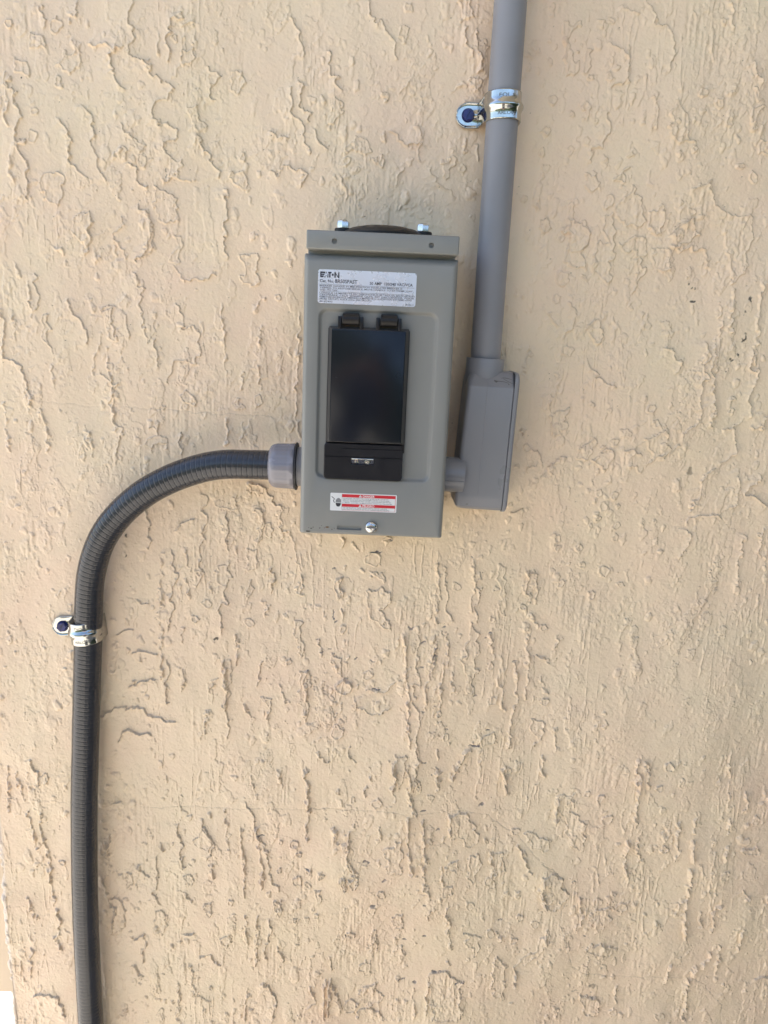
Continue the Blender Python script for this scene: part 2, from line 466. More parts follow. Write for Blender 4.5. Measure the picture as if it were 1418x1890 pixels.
WALL_A = (.735, .574, .404); WALL_B = (.748, .556, .402); WALL_C = (.715, .592, .402); WALL_D = (.672, .580, .416)
FEAT = """E w -214,1763 -216,1751 -214,1743 -216,1730 -220,1726 -214,1717 -205,1718
E w -293,1760 -285,1748 -290,1744
E w -259,1761 -265,1748 -273,1746
E w -318,1699 -316,1686 -316,1669 -318,1655 -313,1642 -310,1631 -311,1613 -313,1603
E w -260,1679 -255,1668 -247,1656 -252,1649 -248,1637 -247,1628 -246,1623
E w -279,1669 -273,1661 -272,1649 -269,1640 -271,1633 -264,1627 -261,1624
E w -176,1757 -174,1752 -185,1750 -187,1737 -187,1722
E w -210,1718 -198,1707 -185,1702 -184,1692 -187,1686 -195,1685 -197,1679 -195,1670 -186,1669 -180,1661 -191,1653 -192,1647 -188,1643
E w -236,1722 -235,1711 -236,1708 -229,1700 -223,1696
E w -225,1667 -215,1658 -209,1650 -214,1645
E n -198,1625 -191,1625 -182,1626 -169,1625
P - -187,1642 -178,1642 -177,1634 -182,1627 -188,1628
P - -282,1712 -265,1730 -261,1710 -272,1704
P - -202,1617 -182,1610 -182,1590 -190,1587 -202,1592
P - -297,1624 -281,1628 -276,1610 -283,1596 -297,1605
P - -273,1592 -257,1594 -259,1576 -264,1562 -273,1574
E w -218,1605 -203,1586 -204,1574 -212,1559
P - -172,1684 -162,1688 -156,1668 -160,1662 -167,1674
P - -135,1712 -126,1712 -123,1702 -129,1698 -134,1702
E w -154,1718 -140,1714 -142,1706 -151,1699 -148,1693
P - -136,1634 -124,1635 -122,1622 -129,1624
P - -177,1724 -168,1731 -162,1720 -168,1715
E w -159,1659 -158,1648 -150,1646 -146,1628
E w -139,1618 -137,1601 -142,1586 -138,1573 -138,1562
P - -304,1736 -291,1733 -292,1721 -302,1724
P - -316,1715 -306,1711 -304,1701 -314,1705
E n -230,1727 -236,1722
E n -252,1731 -242,1728 -228,1726
E w -227,1635 -217,1625 -210,1622
E w -228,1651 -225,1647 -225,1641
O -211 1638 4.2
O -320 1740 3.6
O -280 1741 5.1
O -305 1653 4.5
O -302 1674 2.9
O -280 1698 3.9
O -124 1646 2.9
O -180 1736 3.0
E n -179,1745 -166,1747
R - -195,1737 -196,1724
R - -325,1703 -325,1680 -326,1660
R - -325,1637 -325,1619
E w -343,1507 -343,1467 -334,1460 -327,1446 -319,1423
E w -206,1590 -204,1581 -213,1564 -214,1554
E w -257,1586 -263,1557
E e -235,1592 -234,1572 -229,1554
E w -310,1540 -310,1508
R - -317,1534 -315,1510
P - -304,1505 -298,1505 -298,1471 -304,1486
E w -280,1517 -267,1495 -266,1480
P - -251,1513 -239,1513 -240,1481 -244,1483
R - -255,1490 -260,1470 -263,1453
E w -222,1541 -212,1533 -216,1516 -210,1503 -213,1490
E w -249,1424 -243,1416 -237,1400 -240,1376
E w -255,1457 -242,1444 -242,1434 -249,1426
E w -230,1508 -225,1489
E w -203,1488 -201,1467
P - -188,1578 -182,1578 -182,1552 -190,1554
E n -185,1548 -175,1542 -150,1543
E w -181,1521 -180,1499 -166,1500 -160,1484 -164,1469 -186,1466 -192,1448
P - -128,1562 -111,1565 -112,1539 -123,1539
R - -143,1523 -142,1498 -142,1477 -139,1458
P - -127,1439 -123,1437 -125,1427 -129,1431
P - -178,1444 -163,1437 -169,1429 -179,1435
R - -107,1528 -115,1516
R - -107,1504 -108,1486
R - -72,1516 -73,1484 -74,1461 -75,1437 -71,1401
P - -212,1395 -195,1400 -194,1392 -210,1385
E w -207,1412 -200,1410 -200,1400
E w -182,1400 -181,1384
R - -272,1403 -266,1389 -265,1377
R - -315,1419 -308,1407 -309,1379
R - -346,1426 -346,1402 -344,1378
R - -331,1504 -331,1483
R - -300,1459 -297,1442
R - -123,1459 -125,1447
R - -139,1414 -140,1392
R - -125,1415 -124,1395
R - -109,1467 -107,1447
O -109 1436 4.4
O -246 1462 3.2
O -92 1529 3.0
R - -326,1550 -324,1539
R - -292,1566 -283,1558
E s -250,1516 -243,1519 -237,1515
R - -248,1477 -244,1402
C - -310,1427 -261,1424 -221,1425 -171,1422 -121,1422 -99,1421
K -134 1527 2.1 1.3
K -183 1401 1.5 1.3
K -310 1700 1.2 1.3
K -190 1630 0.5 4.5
E w -80,1758 -74,1741 -73,1730
E w -16,1772 -14,1761 -5,1758 2,1748 6,1733
E w -76,1712 -71,1705 -75,1689 -67,1682
E w -83,1701 -79,1682 -69,1665 -68,1652
P - -47,1695 -35,1685 -42,1671 -49,1671
P - -33,1658 -25,1666 -22,1656 -29,1653
P - -13,1648 -4,1653 -4,1642
P - -26,1668 -14,1666 -13,1654 -20,1651
P - 53,1773 66,1774 70,1762 59,1761
E n 6,1671 20,1660 33,1661 31,1649
E e 15,1711 10,1699
E w -48,1733 -46,1721 -46,1712 -36,1703
P - -8,1699 -2,1700 -1,1697 -7,1697
P - 55,1657 61,1651 55,1632 48,1636
E w 40,1640 40,1632 57,1628 64,1620
E w 75,1753 79,1736 79,1718
P - 71,1713 79,1714 77,1706 70,1709
R - 55,1706 66,1712
O 15 1768 3.1
O -33 1647 3.4
O -24 1640 2.2
O -2 1667 2.6
P - 10,1756 18,1752 15,1739 6,1745
E w 66,1753 68,1742 72,1732
R - 69,1670 70,1658
R - 80,1664 81,1653
O 69 1645 3.6
E s -97,1665 -92,1664 -85,1663
E w -60,1669 -56,1658 -48,1658
E s -98,1637 -78,1640 -66,1633 -72,1624
R - -38,1634 -32,1616
E w 25,1674 32,1668
E w 17,1644 12,1630
P - 146,1762 158,1764 154,1755 159,1740 160,1727 153,1721 151,1740 145,1756
P - 166,1738 174,1741 172,1728 166,1731
E w 185,1748 199,1745 205,1736 207,1721 202,1717 191,1716
E w 214,1780 226,1763 238,1761 240,1745 236,1730
P - 171,1704 175,1700 172,1689 170,1693
E w 191,1694 194,1682 187,1670 180,1666 183,1655
O 193 1656 3.3
O 160 1692 2.2
O 137 1661 3.2
O 138 1679 3.8
O 200 1623 4.5
O 214 1662 2.2
O 162 1664 2.6
O 137 1733 2.5
O 310 1657 3.0
O 285 1706 3.8
O 267 1667 2.2
O 256 1665 2.1
O 120 1734 1.8
O 127 1740 2.1
O 136 1774 2.1
O 186 1766 2.7
O 280 1769 2.1
O 268 1753 2.4
O 324 1648 3.8
O 295 1692 3.0
O 270 1713 3.3
O 295 1714 1.8
O 305 1677 1.9
O 182 1688 1.9
O 172 1722 2.1
O 188 1723 2.4
O 142 1702 3.6
O 125 1623 1.9
O 136 1617 1.9
P - 204,1647 211,1652 217,1652 208,1647 208,1641 205,1641
P - 218,1640 221,1640 223,1629 235,1608 231,1602 216,1602 208,1612 210,1627 218,1630
P - 237,1618 244,1620 252,1610 248,1598 238,1603
P - 163,1621 168,1621 172,1604 180,1605 187,1597 184,1583 170,1582 162,1600
P - 226,1707 234,1700 234,1689 231,1676 228,1692
P - 244,1692 248,1708 257,1690 264,1674 250,1672
E s 267,1635 274,1640 287,1644
E s 256,1600 263,1607 276,1610
E w 284,1640 292,1633 294,1622 302,1613
E w 313,1740 315,1730 322,1723
P - 175,1643 186,1643 190,1633 182,1629 177,1634
P - 139,1605 149,1607 149,1599 142,1599
P - 312,1720 324,1710 318,1709
P - 312,1701 324,1704 320,1684
P - 326,1679 333,1681 335,1665 326,1669
R - 285,1782 288,1764
E w 196,1779 206,1772
E s 174,1765 180,1767 181,1759
O 318 1690 3.5
E s 191,1487 196,1478 209,1470 220,1462
E w 138,1495 136,1478 142,1467
E w 167,1453 162,1442 165,1434
P - 163,1429 169,1434 184,1440 181,1421 173,1414 167,1422
E w 154,1402 162,1390 167,1384
P - 193,1397 198,1406 208,1414 210,1405 206,1390
P - 213,1389 221,1401 230,1401 221,1384
P - 231,1425 240,1425 240,1416 233,1416
O 229 1410 3.4
O 218 1405 2.0
O 225 1347 4.5
O 218 1361 3.1
O 234 1358 4.0
O 239 1328 2.5
O 240 1317 3.6
O 251 1268 2.5
O 258 1443 4.0
O 265 1430 3.4
O 214 1327 2.5
O 253 1452 2.0
O 221 1334 2.2
O 238 1348 2.2
O 185 1303 3.2
O 206 1304 3.6
O 233 1281 5.0
O 335 1444 2.4
O 221 1440 2.7
O 204 1444 1.7
O 277 1447 1.6
O 333 1455 2.4
O 210 1287 2.9
O 192 1267 4.0
O 224 1255 3.6
O 142 1416 2.4
O 146 1400 3.4
O 138 1382 2.4
O 184 1314 2.9
P - 256,1417 271,1421 277,1418 276,1404 261,1390 265,1402
E s 278,1399 290,1411 289,1420 302,1429 304,1450
E s 328,1425 338,1432 346,1412 333,1390
E w 305,1502 304,1477 304,1448
E w 312,1499 311,1476 317,1445 317,1432
E w 348,1499 353,1479 351,1457 356,1437
E e 326,1388 313,1381 313,1357 307,1348
E w 350,1384 353,1352 339,1347
E s 304,1333 317,1345 337,1342
E n 242,1387 260,1382
E s 237,1399 248,1407 251,1401
E w 368,1441 365,1427 356,1430
E w 375,1385 363,1366 379,1358
E s 146,1377 149,1385 156,1388
E s 158,1370 164,1376
E e 173,1377 172,1386 182,1395
E e 381,1331 381,1312 388,1298
E w 307,1326 310,1317 308,1300
E w 366,1325 368,1300 366,1274
R - 157,1279 159,1247
R - 162,1279 168,1251
E s 266,1500 277,1496 283,1490 276,1478
E s 134,1337 144,1342
M 303 1386 2.9 4.3
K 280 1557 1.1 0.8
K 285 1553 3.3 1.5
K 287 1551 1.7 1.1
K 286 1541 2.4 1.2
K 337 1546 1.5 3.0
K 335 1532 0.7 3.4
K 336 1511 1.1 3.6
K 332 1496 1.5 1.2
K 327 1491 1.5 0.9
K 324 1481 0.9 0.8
P - 213,1592 224,1595 236,1592 239,1582 232,1578 222,1580
P - 244,1584 258,1586 259,1571 247,1570
P - 196,1613 205,1613 209,1588 208,1573 208,1555 195,1556 192,1558 194,1583 202,1589 197,1600
P - 163,1606 169,1604 179,1603 187,1595 182,1586 184,1564 175,1566 166,1577
O 164 1556 5.6
O 175 1493 5.2
O 162 1538 3.5
O 273 1618 2.7
O 184 1559 2.4
O 161 1591 2.8
E w 174,1534 180,1526 180,1513 173,1503
E e 160,1528 159,1519 163,1509
P - 305,1616 314,1618 329,1616 329,1586 331,1573 318,1558 316,1579 308,1592
E n 258,1587 276,1585 296,1579 291,1570
P - 260,1601 273,1610 286,1598 277,1590 260,1587
R - 310,1541 314,1509 314,1480
R - 320,1551 322,1516
R - 345,1559 347,1517 350,1488
P - 232,1578 240,1576 233,1555 229,1545 230,1567
P - 193,1519 206,1520 208,1508 201,1498 197,1508
P - -121,1292 -112,1293 -109,1281 -112,1268 -120,1271
E w -216,1326 -213,1310 -214,1286
E w -160,1343 -160,1316 -165,1297 -166,1273 -168,1252
E w -193,1285 -190,1259 -192,1234 -196,1205
E w -140,1326 -140,1302 -137,1291
P - -150,1270 -141,1272 -139,1257 -143,1251 -149,1257
E w -141,1251 -143,1224 -145,1205
P - -104,1313 -96,1316 -92,1308 -98,1298 -103,1302
P - -112,1334 -105,1333 -108,1300 -112,1299
E e -87,1332 -89,1313 -76,1301 -71,1277 -70,1262
P - -71,1271 -67,1262 -66,1243 -71,1246
P - -71,1217 -64,1216 -62,1180 -65,1176 -70,1198
R 1.5 -143,1173 -141,1153 -142,1122
E w -138,1173 -134,1161 -142,1116 -139,1091
P - -66,1164 -57,1164 -56,1115 -60,1109 -66,1136
O -22 1148 8.6
E s -242,1139 -231,1148 -212,1149
E s -273,1107 -254,1116 -232,1123 -217,1111 -194,1106
E s -256,1083 -238,1092 -218,1086
E s -246,1201 -236,1205
E s -235,1176 -224,1181 -211,1178
E s -232,1235 -214,1233
R - -130,1199 -130,1172
R - -107,1174 -108,1148
P - -34,1263 -27,1267 -24,1246 -30,1242
P - -36,1181 -24,1181 -23,1162 -32,1169
R - -180,1287 -175,1265
R - -180,1257 -175,1238
R - -183,1162 -184,1141
R - -185,1207 -185,1191
P - -108,1134 -96,1134 -96,1120
R - -85,1149 -79,1129
E w -197,1171 -196,1155 -203,1134 -202,1122
R - -203,1283 -205,1230 -206,1150
R - -97,1272 -94,1261 -98,1247
P - -124,1248 -114,1260 -114,1241 -121,1237
R - -108,1237 -101,1234 -102,1220
O -172 1217 3.6
O -159 1233 4.0
O -117 1214 4.6
O -77 1174 2.9
R - -159,1256 -155,1243
R - -49,1198 -43,1183
R - -152,1153 -158,1136
R - -123,1127 -117,1113
R - -96,1128 -98,1107
R - -160,1118 -162,1092
R - -94,1261 -97,1253
E s -190,1306 -179,1317 -170,1319
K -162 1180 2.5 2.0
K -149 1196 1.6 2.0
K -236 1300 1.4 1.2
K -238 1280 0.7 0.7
E s -117,1356 -105,1353 -94,1340 -87,1332
P - -119,1356 -109,1354 -108,1344 -117,1347
E n -151,1333 -133,1330 -124,1341
R 1.6 39,1203 41,1173 45,1149 46,1120 49,1082
E w 51,1209 54,1141 55,1100 59,1068 61,1032
R - 50,1063 52,1035
G 45 1216 4.3 1.1
G 124 1213 3.0 0.9
G 120 1206 1.9 1.0
G 77 1218 2.2 0.9
G 58 1201 2.2 0.9
G 70 1195 2.3 0.8
G 70 1185 2.7 0.8
G 68 1181 1.8 0.9
G 57 1173 2.3 0.9
G 61 1125 3.0 0.8
G 86 1105 2.7 0.8
G 117 1086 6.6 0.9
G 65 1067 2.3 0.9
G 74 1052 1.9 1.1
G 130 1105 2.7 1.0
G 152 1184 2.7 0.6
G -33 1274 2.5 0.7
G -50 1199 1.4 0.7
G -48 1195 1.4 0.7
G -44 1187 2.3 0.8
G -35 1190 2.5 0.7
G 19 1303 3.2 0.7
G 7 1293 5.8 0.5
G 12 1148 5.3 0.8
G -31 1218 2.2 0.9
G -34 1226 0.5 5.0
G 7 1180 3.4 0.6
G 114 1145 2.3 1.0
G -19 1159 2.7 0.8
G -59 1164 2.5 0.7
G 101 1293 0.9 0.7
G -10 1181 1.4 0.9
R - 67,1283 70,1260 69,1231 71,1222
E w 78,1280 83,1226
R - 102,1290 105,1262 103,1235
E w 109,1271 110,1225
P - 104,1223 112,1210 112,1188 112,1147 105,1151 100,1183
R 1.3 69,1210 69,1194 66,1172 62,1147 65,1127
R - 82,1210 84,1175
R - 88,1167 91,1146
R - 79,1178 78,1130
P - 128,1282 135,1282 139,1234 133,1234
P - 157,1275 163,1279 168,1258 162,1245
R - 164,1233 172,1220
R - 123,1210 131,1186
R - 136,1166 142,1144 144,1126
R 1.3 152,1181 158,1137
R - 163,1210 167,1141
R - 155,1132 153,1084
P - 174,1119 190,1115 184,1085 177,1102
P - 0,1252 21,1253 24,1241 13,1233 23,1212 4,1223
O -21 1148 8.1
O -27 1098 6.7
O 4 1285 7.2
P - -34,1266 -26,1266 -24,1249 -31,1243
R - -26,1237 -24,1222
O -23 1212 4.0
P - 0,1273 17,1272 14,1258
R - 35,1075 35,1034
P - 33,1071 46,1076 47,1059 37,1035
R 1.6 111,1082 99,1061 96,1046
P - 125,1096 135,1100 138,1086 128,1083
R - -12,1082 -13,1072 -5,1063
R - 8,1057 11,1042
R 1.4 150,1060 155,1035
R - 175,1190 187,1182
R - 179,1166 188,1148
R - 195,1211 191,1199
O 186 1138 4.2
O 126 1260 2.5
O 87 1261 3.4
O 156 1241 3.2
O 160 1217 2.7
O 3 1163 4.6
O 132 1138 4.9
O 87 1096 3.4
O 178 1220 3.6
O 17 1304 3.6
O 78 1123 3.2
O 125 1228 2.9
O 127 1176 3.4
R - 189,1075 193,1051
R - 201,1109 202,1084
R - -33,1178 -27,1166
E n 1,1148 13,1146 31,1154
E n -10,1138 -5,1126 10,1121 29,1124
R - 80,1081 80,1071
R - 78,1062 83,1045
R - -59,1057 -56,1027
R - -61,1163 -58,1137 -58,1116
R - -48,1074 -36,1064
R - -17,1302 -13,1295
R - -28,1304 -27,1296
C - -239,1004 -214,1001 -191,1005 -158,1005 -123,1005 -84,1006 -54,1006 -35,1009 -2,1009
C - -56,1007 -31,1009 14,1008 38,1008 54,1000 65,1005 89,1008 110,1010 128,1004 138,1004
D - 138,1004 153,992 169,982 189,960 209,940 226,929
D - 200,946 213,940 225,928 234,908 229,888 228,871 239,837 248,814 262,806 297,803
C - 297,803 340,806 382,808
D - 382,808 399,800 407,787 422,772 426,743
C - -376,1006 -372,1004 -364,1001 -344,1003 -326,1006 -311,1004
E w -268,964 -268,950 -270,936
P - -270,890 -257,888 -253,856 -261,841 -267,846
E e -183,801 -181,780 -175,763 -160,753
E w -166,990 -158,972 -155,959 -162,943
E w -195,982 -190,962 -190,940 -186,930
P - -190,916 -182,921 -180,912 -187,905
P - -168,885 -158,887 -156,876 -163,871
P - -223,873 -213,877 -208,867 -211,847 -222,845
P - -149,842 -139,845 -135,833 -143,828
R - -172,815 -160,818 -150,806
R - -142,1002 -140,955
R - -126,980 -122,933 -123,896
E w -120,1014 -109,976 -97,954 -95,924 -83,909 -85,902
R 1.3 -109,981 -105,947 -103,906
E w -96,868 -92,854 -98,839 -95,815
R - -120,872 -119,834
P - -89,892 -82,892 -82,871 -86,871
R - -86,1050 -82,1028
R - -115,1044 -113,1029
R 1.3 -57,1051 -54,1020 -56,967
E w -98,778 -90,766 -86,746 -89,726
P - -45,905 -39,906 -36,892 -40,889
R - -34,785 -32,732
R - -26,785 -26,737
E w -25,780 -14,753 -10,735
R - -27,986 -20,966
R - -9,984 -12,941 -3,928
P - -16,923 -8,923 -8,907 -14,906
R - -86,828 -79,811
E s -234,931 -226,918
E s -245,837 -232,842
R - -232,842 -236,805
R - -246,800 -236,789
E s -188,845 -178,847
P - -252,921 -244,919 -245,905 -252,905
E w -214,941 -216,920 -221,899 -217,885
R - -109,870 -108,805
R - -162,934 -155,918
R - -187,900 -181,886
R - -213,959 -212,950
P - -168,981 -158,972 -162,954 -174,960
O -65 916 4.8
O -53 912 4.0
O -40 925 3.6
O -70 962 4.4
O -65 951 3.6
O -14 963 4.8
O -138 887 3.6
O -161 774 2.8
O -60 736 2.5
O -53 928 2.8
O -67 867 2.9
O -54 867 2.8
O -43 872 2.5
O -85 930 2.0
O -83 964 2.8
O -24 1028 2.3
O -8 1019 3.2
R - -197,782 -196,722
R - -46,775 -43,752 -54,744
R - -119,770 -123,724
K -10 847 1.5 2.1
G -105 973 3.8 1.0
R - 34,1063 35,1021
R 1.3 50,1057 53,1020 60,1002
E w 58,1064 57,1029 61,1002
R 1.6 52,1000 53,975 59,930
R 1.4 68,998 73,953 74,916 81,898
P - 28,956 45,975 47,930 33,931
R - 95,1002 98,977
P - 95,1002 106,1006 123,994 129,971 115,962 112,978 99,975
P - 121,955 129,960 135,942 128,921 122,928
R 1.3 145,956 149,928
P - 145,956 155,959 161,938 152,926
O 146 920 6.0
P - 95,940 110,950 111,934 99,929
R - 91,940 94,917
P - 94,913 108,918 107,904 95,898
R 1.2 100,894 104,861 107,832
R 1.4 174,966 183,950 190,932
R 1.3 211,1028 213,997
R 1.8 206,930 203,912 211,891
P - 36,870 50,878 55,859 49,852
E w 56,835 56,810
P - 16,853 24,856 27,829 23,831
P - 8,806 20,812 20,792 10,792
O 125 890 5.0
P - 124,854 139,850 135,825 130,828
O 182 876 3.6
O 200 869 5.0
O 178 846 4.4
O -42 925 3.2
O -4 847 4.2
P - -16,925 -10,925 -10,906 -16,906
P - -6,925 1,926 1,907 -4,907
R 1.3 -11,944 1,928
R - -28,984 -23,966
O -14 962 4.2
P - 84,799 109,800 123,788 126,737 92,736
P - 5,769 27,782 36,760 18,746
E s 6,733 10,741 22,745 35,739 38,730
P - 158,824 173,814 170,764 159,772
R 1.3 181,812 185,782
P - 181,812 200,835 214,860 216,838 195,815
R - -32,783 -32,728
R - -27,783 -27,732
E w -23,776 -12,738
O -2 746 8.4
O 156 1056 3.4
R 1.4 151,1054 156,1028
O 138 972 3.0
O -24 1028 3.2
R - 6,1036 4,1025
O 18 1018 5.3
R 1.3 21,988 24,974
R - 81,1045 82,1032
O 74 1025 3.2
O 17 882 4.4
R - 78,884 80,870
O 28 903 4.4
R - 104,817 107,807
R - -26,815 -24,800
O 169 984 4.4
O 151 855 4.8
R - 159,858 164,846
O 77 972 3.6
P - 177,984 189,987 208,976 203,958 186,971
R - 85,792 86,741
R - 69,774 73,736
G 131 1016 4.0 1.6
G 84 987 2.8 1.2
G 9 946 4.4 1.0
G 95 970 1.6 0.8
G 76 890 2.8 1.0
G 78 850 2.0 1.2
G 55 787 4.6 0.8
G 70 785 2.5 1.5
G 91 802 2.8 1.0
G 120 788 5.5 0.8
G 99 802 2.8 0.8
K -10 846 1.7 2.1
G 29 921 2.8 1.0
G 57 842 3.4 0.8
G 18 888 2.8 0.8
G 161 874 3.2 0.8
G 68 1009 2.8 0.8
G -55 931 2.0 0.8
R 1.5 289,1078 290,1060 294,1045 294,1024 298,1002
E w 299,1073 303,1051
R 1.3 291,979 290,953 294,935
R - 300,983 304,955
R 1.2 342,1006 343,980 348,965 342,957
R 1.3 359,985 362,959
R 1.5 362,947 362,925 363,894 367,861
R - 210,1024 212,993
P - 210,1026 225,1032 229,1012 244,995 244,961 228,968 224,992
P - 202,932 213,938 223,924 232,906 223,887 208,899
R 1.4 246,905 248,888
R 1.2 252,880 247,861
O 266 901 5.1
O 293 896 6.5
P - 259,888 279,895 285,879 267,864
P - 262,840 275,849 290,844 286,833 270,830
O 329 972 4.1
O 242 1033 3.1
O 255 1030 4.1
O 266 1004 4.8
O 315 1046 3.4
O 334 877 3.4
O 399 942 4.8
O 338 1054 3.1
O 323 1071 4.4
O 378 1052 2.4
R - 390,1042 392,1025
R - 410,1045 414,1020
R - 398,976 398,961
R - 428,878 428,844
R - 421,927 431,917 423,911
R - 401,906 391,895
R - 406,854 408,815
R - 377,804 382,746
R - 356,824 352,798
R - 355,904 351,890
P - 262,773 278,772 285,756 277,745 266,751
R - 300,790 301,768
R - 394,889 395,870
R - 387,1074 388,1061
R - 359,1018 359,993
R - 394,1010 398,994
P - 419,975 430,980 434,968 424,964
O 426 1009 4.4
E s 455,808 463,812 470,811
R - 452,918 451,908
R - 383,825 382,810
O 236 925 2.5
O 282 911 2.5
O 235 750 4.3
O 352 754 5.0
O 300 752 4.7
R - 212,860 215,841
R - 379,895 382,876
R - 397,843 392,824
R - 279,902 285,889
M 274 772 1.6 4.3
M 271 787 4.7 2.2
M 254 780 6.5 1.0
G 256 857 1.8 0.9
G 314 856 0.7 1.8
E w -347,1055 -339,1039 -338,1022
O -332 1032 4.5
R - -339,989 -339,961 -334,937 -333,909
R - -334,907 -330,877
R - -329,870 -324,856 -330,830 -326,819
R - -370,1044 -373,987
R - -362,1038 -354,1005
R - -352,992 -346,947
R - -359,883 -353,855
R - -358,818 -362,780
E s -361,755 -343,760 -331,750 -329,725
O -320 929 3.0
E w -268,960 -268,940
E s -262,1003 -255,1007
E s -275,915 -273,894 -267,878 -266,845"""
build_wall()

# ---------------------------------------------------------------- setting: ground, plus unseen blockers added to shape the light
def sheet(name, x0, x1, y0, y1, z, m, th=0):
    bm = bmesh.new()
    if th: bm_box(bm, x0 * 1000, x1 * 1000, y0 * 1000, y1 * 1000, z * 1000, (z + th) * 1000)
    else:
        vs = [bm.verts.new(p) for p in ((x0, y0, z), (x1, y0, z), (x1, y1, z), (x0, y1, z))]; bm.faces.new(vs)
    o = from_bm(name, bm, m, None, None); tag(o, kind='structure'); return o
sheet('ground', -60, 60, -60, 60, 0, M['ground'])
bm = bmesh.new(); bm_box(bm, -7000, 12000, -5500, -4200, 0, 2400, 300, 3)  # unseen dark green blocks, added to cut light from the front and right
bm_box(bm, 2300, 3300, -4150, -200, 0, 2400, 300, 3)
blocker = from_bm('light_blocker', bm, mat('dark_blocker', (.035, .055, .022), .8, bump=(14, 1, .1), var=(6, .4))); tag(blocker, kind='structure')
sheet('added_ceiling', -.385, 3.2, -1.6, .3, 2.702, M['ceil'], .05)  # unseen overhead slab, added and sized to hold back sky light

# smooth painted board past the corner, its foot above the bright ground
bm = bmesh.new()
bm_box(bm, -470, -384, 1.8, 45, 758, 2690, .4, 2)
tb = from_bm('trim_board', bm, M['trim'])
tag(tb, 'smooth peach painted board past the left corner of the stucco wall', 'trim board')

# ---------------------------------------------------------------- breaker box
BX = empty('breaker_box', (0, 0, 1.331))
tag(BX, 'grey metal electrical breaker box with smoked black flap door on the stucco wall', 'breaker box')
bm = bmesh.new(); bm_box(bm, -58.5, 59.5, -76, 2.5, 1335, 1576, 1)
from_bm('enclosure', bm, M['box'], BX)
# cover: side walls, rounded front edges, sunken panel
def R4(i, top=None, r=1.5, b=0):
    t = i if top is None else top
    return rrect(-61 + i, 62 - i, 1330.8 + i * .7 + b, 1563.5 - t, r)
loops = [(R4(0, 2.5), -22), (R4(0, 2.5), -77.5), (R4(.5, 4.2), -80.6), (R4(1.5, 6.0), -82.6), (R4(2.8, 7.6), -83.7), (R4(4.0, 9.0), -84.0)]
f0 = -84.0
def RC(i): return rrect(-49.2 + i, 49.0 - i, 1379.0 + i, 1519.8 - i, 7.0 - i * .6)
loops += [(RC(0), f0), (RC(.8), f0 + .25), (RC(1.7), f0 + 1.2), (RC(2.4), f0 + 2.4), (RC(3.2), f0 + 2.9), (RC(4.2), f0 + 3.0)]
bm = bmesh.new(); bm_loops(bm, loops, cap0=True)
cover = from_bm('cover', bm, M['box'], BX, 40)
cb = bmesh.new(); bm_loops(cb, [(rrect(-28.6, -7.8, 1336.0, 1339.6, 1.0, 3), -90), (rrect(-28.6, -7.8, 1336.0, 1339.6, 1.0, 3), -82.4)])
boolean_cut(cover, cb)
# top cap with two pressed holes
bm = bmesh.new(); bm_box(bm, -59, 61.2, -86.6, 2, 1563.8, 1578, 1.1, 3)
cap = from_bm('top_cap', bm, M['box'], BX, 40)
cb = bmesh.new()
for hx in (-37, 39.3): bm_lathe(cb, [(2.1, -92), (2.1, -84.0)], (hx, 0, 1570.2), 'Y', 28)
boolean_cut(cap, cb)
# hub closing plate: black dome, ears, two hex bolts
bm = bmesh.new()
bm_lathe(bm, [(35, 0), (35.2, 2.2), (33.5, 4.3), (28, 6.8), (20, 8.6), (10, 9.6), (.5, 9.9)], (1.2, -45, 1578.2), 'Z', 64)
from_bm('hub_cap', bm, M['rubber'], BX)
for hx in (-32, 34.2):
    bm = bmesh.new()
    bm_lathe(bm, [(4.6, 3.9), (5.1, 4.4), (5.2, 8.4), (4.7, 9.8), (3.0, 10.6), (.3, 10.8)], (hx, -50, 1580.4), 'Z', 6, phase=.35)
    bo = from_bm('bolt', bm, M['chrome'], BX, 25)
    bm = bmesh.new(); bm_lathe(bm, [(7, 0), (7.3, .4), (7.3, 3.2), (6.8, 3.8)], (hx, -50.0, 1580.6), 'Z', 40)
    from_bm('washer', bm, M['rubber'], bo)

# printing ------------------------------------------------------
def text_mesh(s, width=None, height=None, bold=0.0, spacing=1.0):
    cu = bpy.data.curves.new('t', 'FONT'); cu.body = s; cu.size = 1; cu.offset = bold; cu.space_character = spacing; cu.resolution_u = 3
    o = bpy.data.objects.new('t', cu); COL.objects.link(o)
    bpy.context.view_layer.update()
    me = bpy.data.meshes.new_from_object(o.evaluated_get(bpy.context.evaluated_depsgraph_get()))
    bpy.data.objects.remove(o); bpy.data.curves.remove(cu)
    n = len(me.vertices); a = np.zeros(n * 3); me.vertices.foreach_get('co', a); a = a.reshape(-1, 3)
    x0, x1 = a[:, 0].min(), a[:, 0].max()
    sy = height / .70 if height else 1
    sx = width / (x1 - x0) if width else sy
    a[:, 0] = (a[:, 0] - x0) * sx; a[:, 1] *= sy
    return me, a
def bm_text(bm, s, x, z, y, width=None, height=2., bold=0.0, spacing=1.0):
    me, a = text_mesh(s, width, height, bold, spacing)
    out = np.stack([a[:, 0] + x, np.full(len(a), y), a[:, 1] + z], -1) * MM
    me.vertices.foreach_set('co', out.ravel()); bm.from_mesh(me); bpy.data.meshes.remove(me)
def bm_poly(bm, pts, y):
    bm.faces.new([bm.verts.new((x * MM, y * MM, z * MM)) for x, z in pts])
def bm_bar(bm, x0, x1, z0, z1, y): bm_poly(bm, [(x0, z0), (x1, z0), (x1, z1), (x0, z1)], y)
def flat(name, bm, m, parent): return from_flat(name, bm, m, parent)
def from_flat(name, bm, m, parent):
    me = bpy.data.meshes.new(name); bm.to_mesh(me); bm.free(); return link(name, me, m, parent)

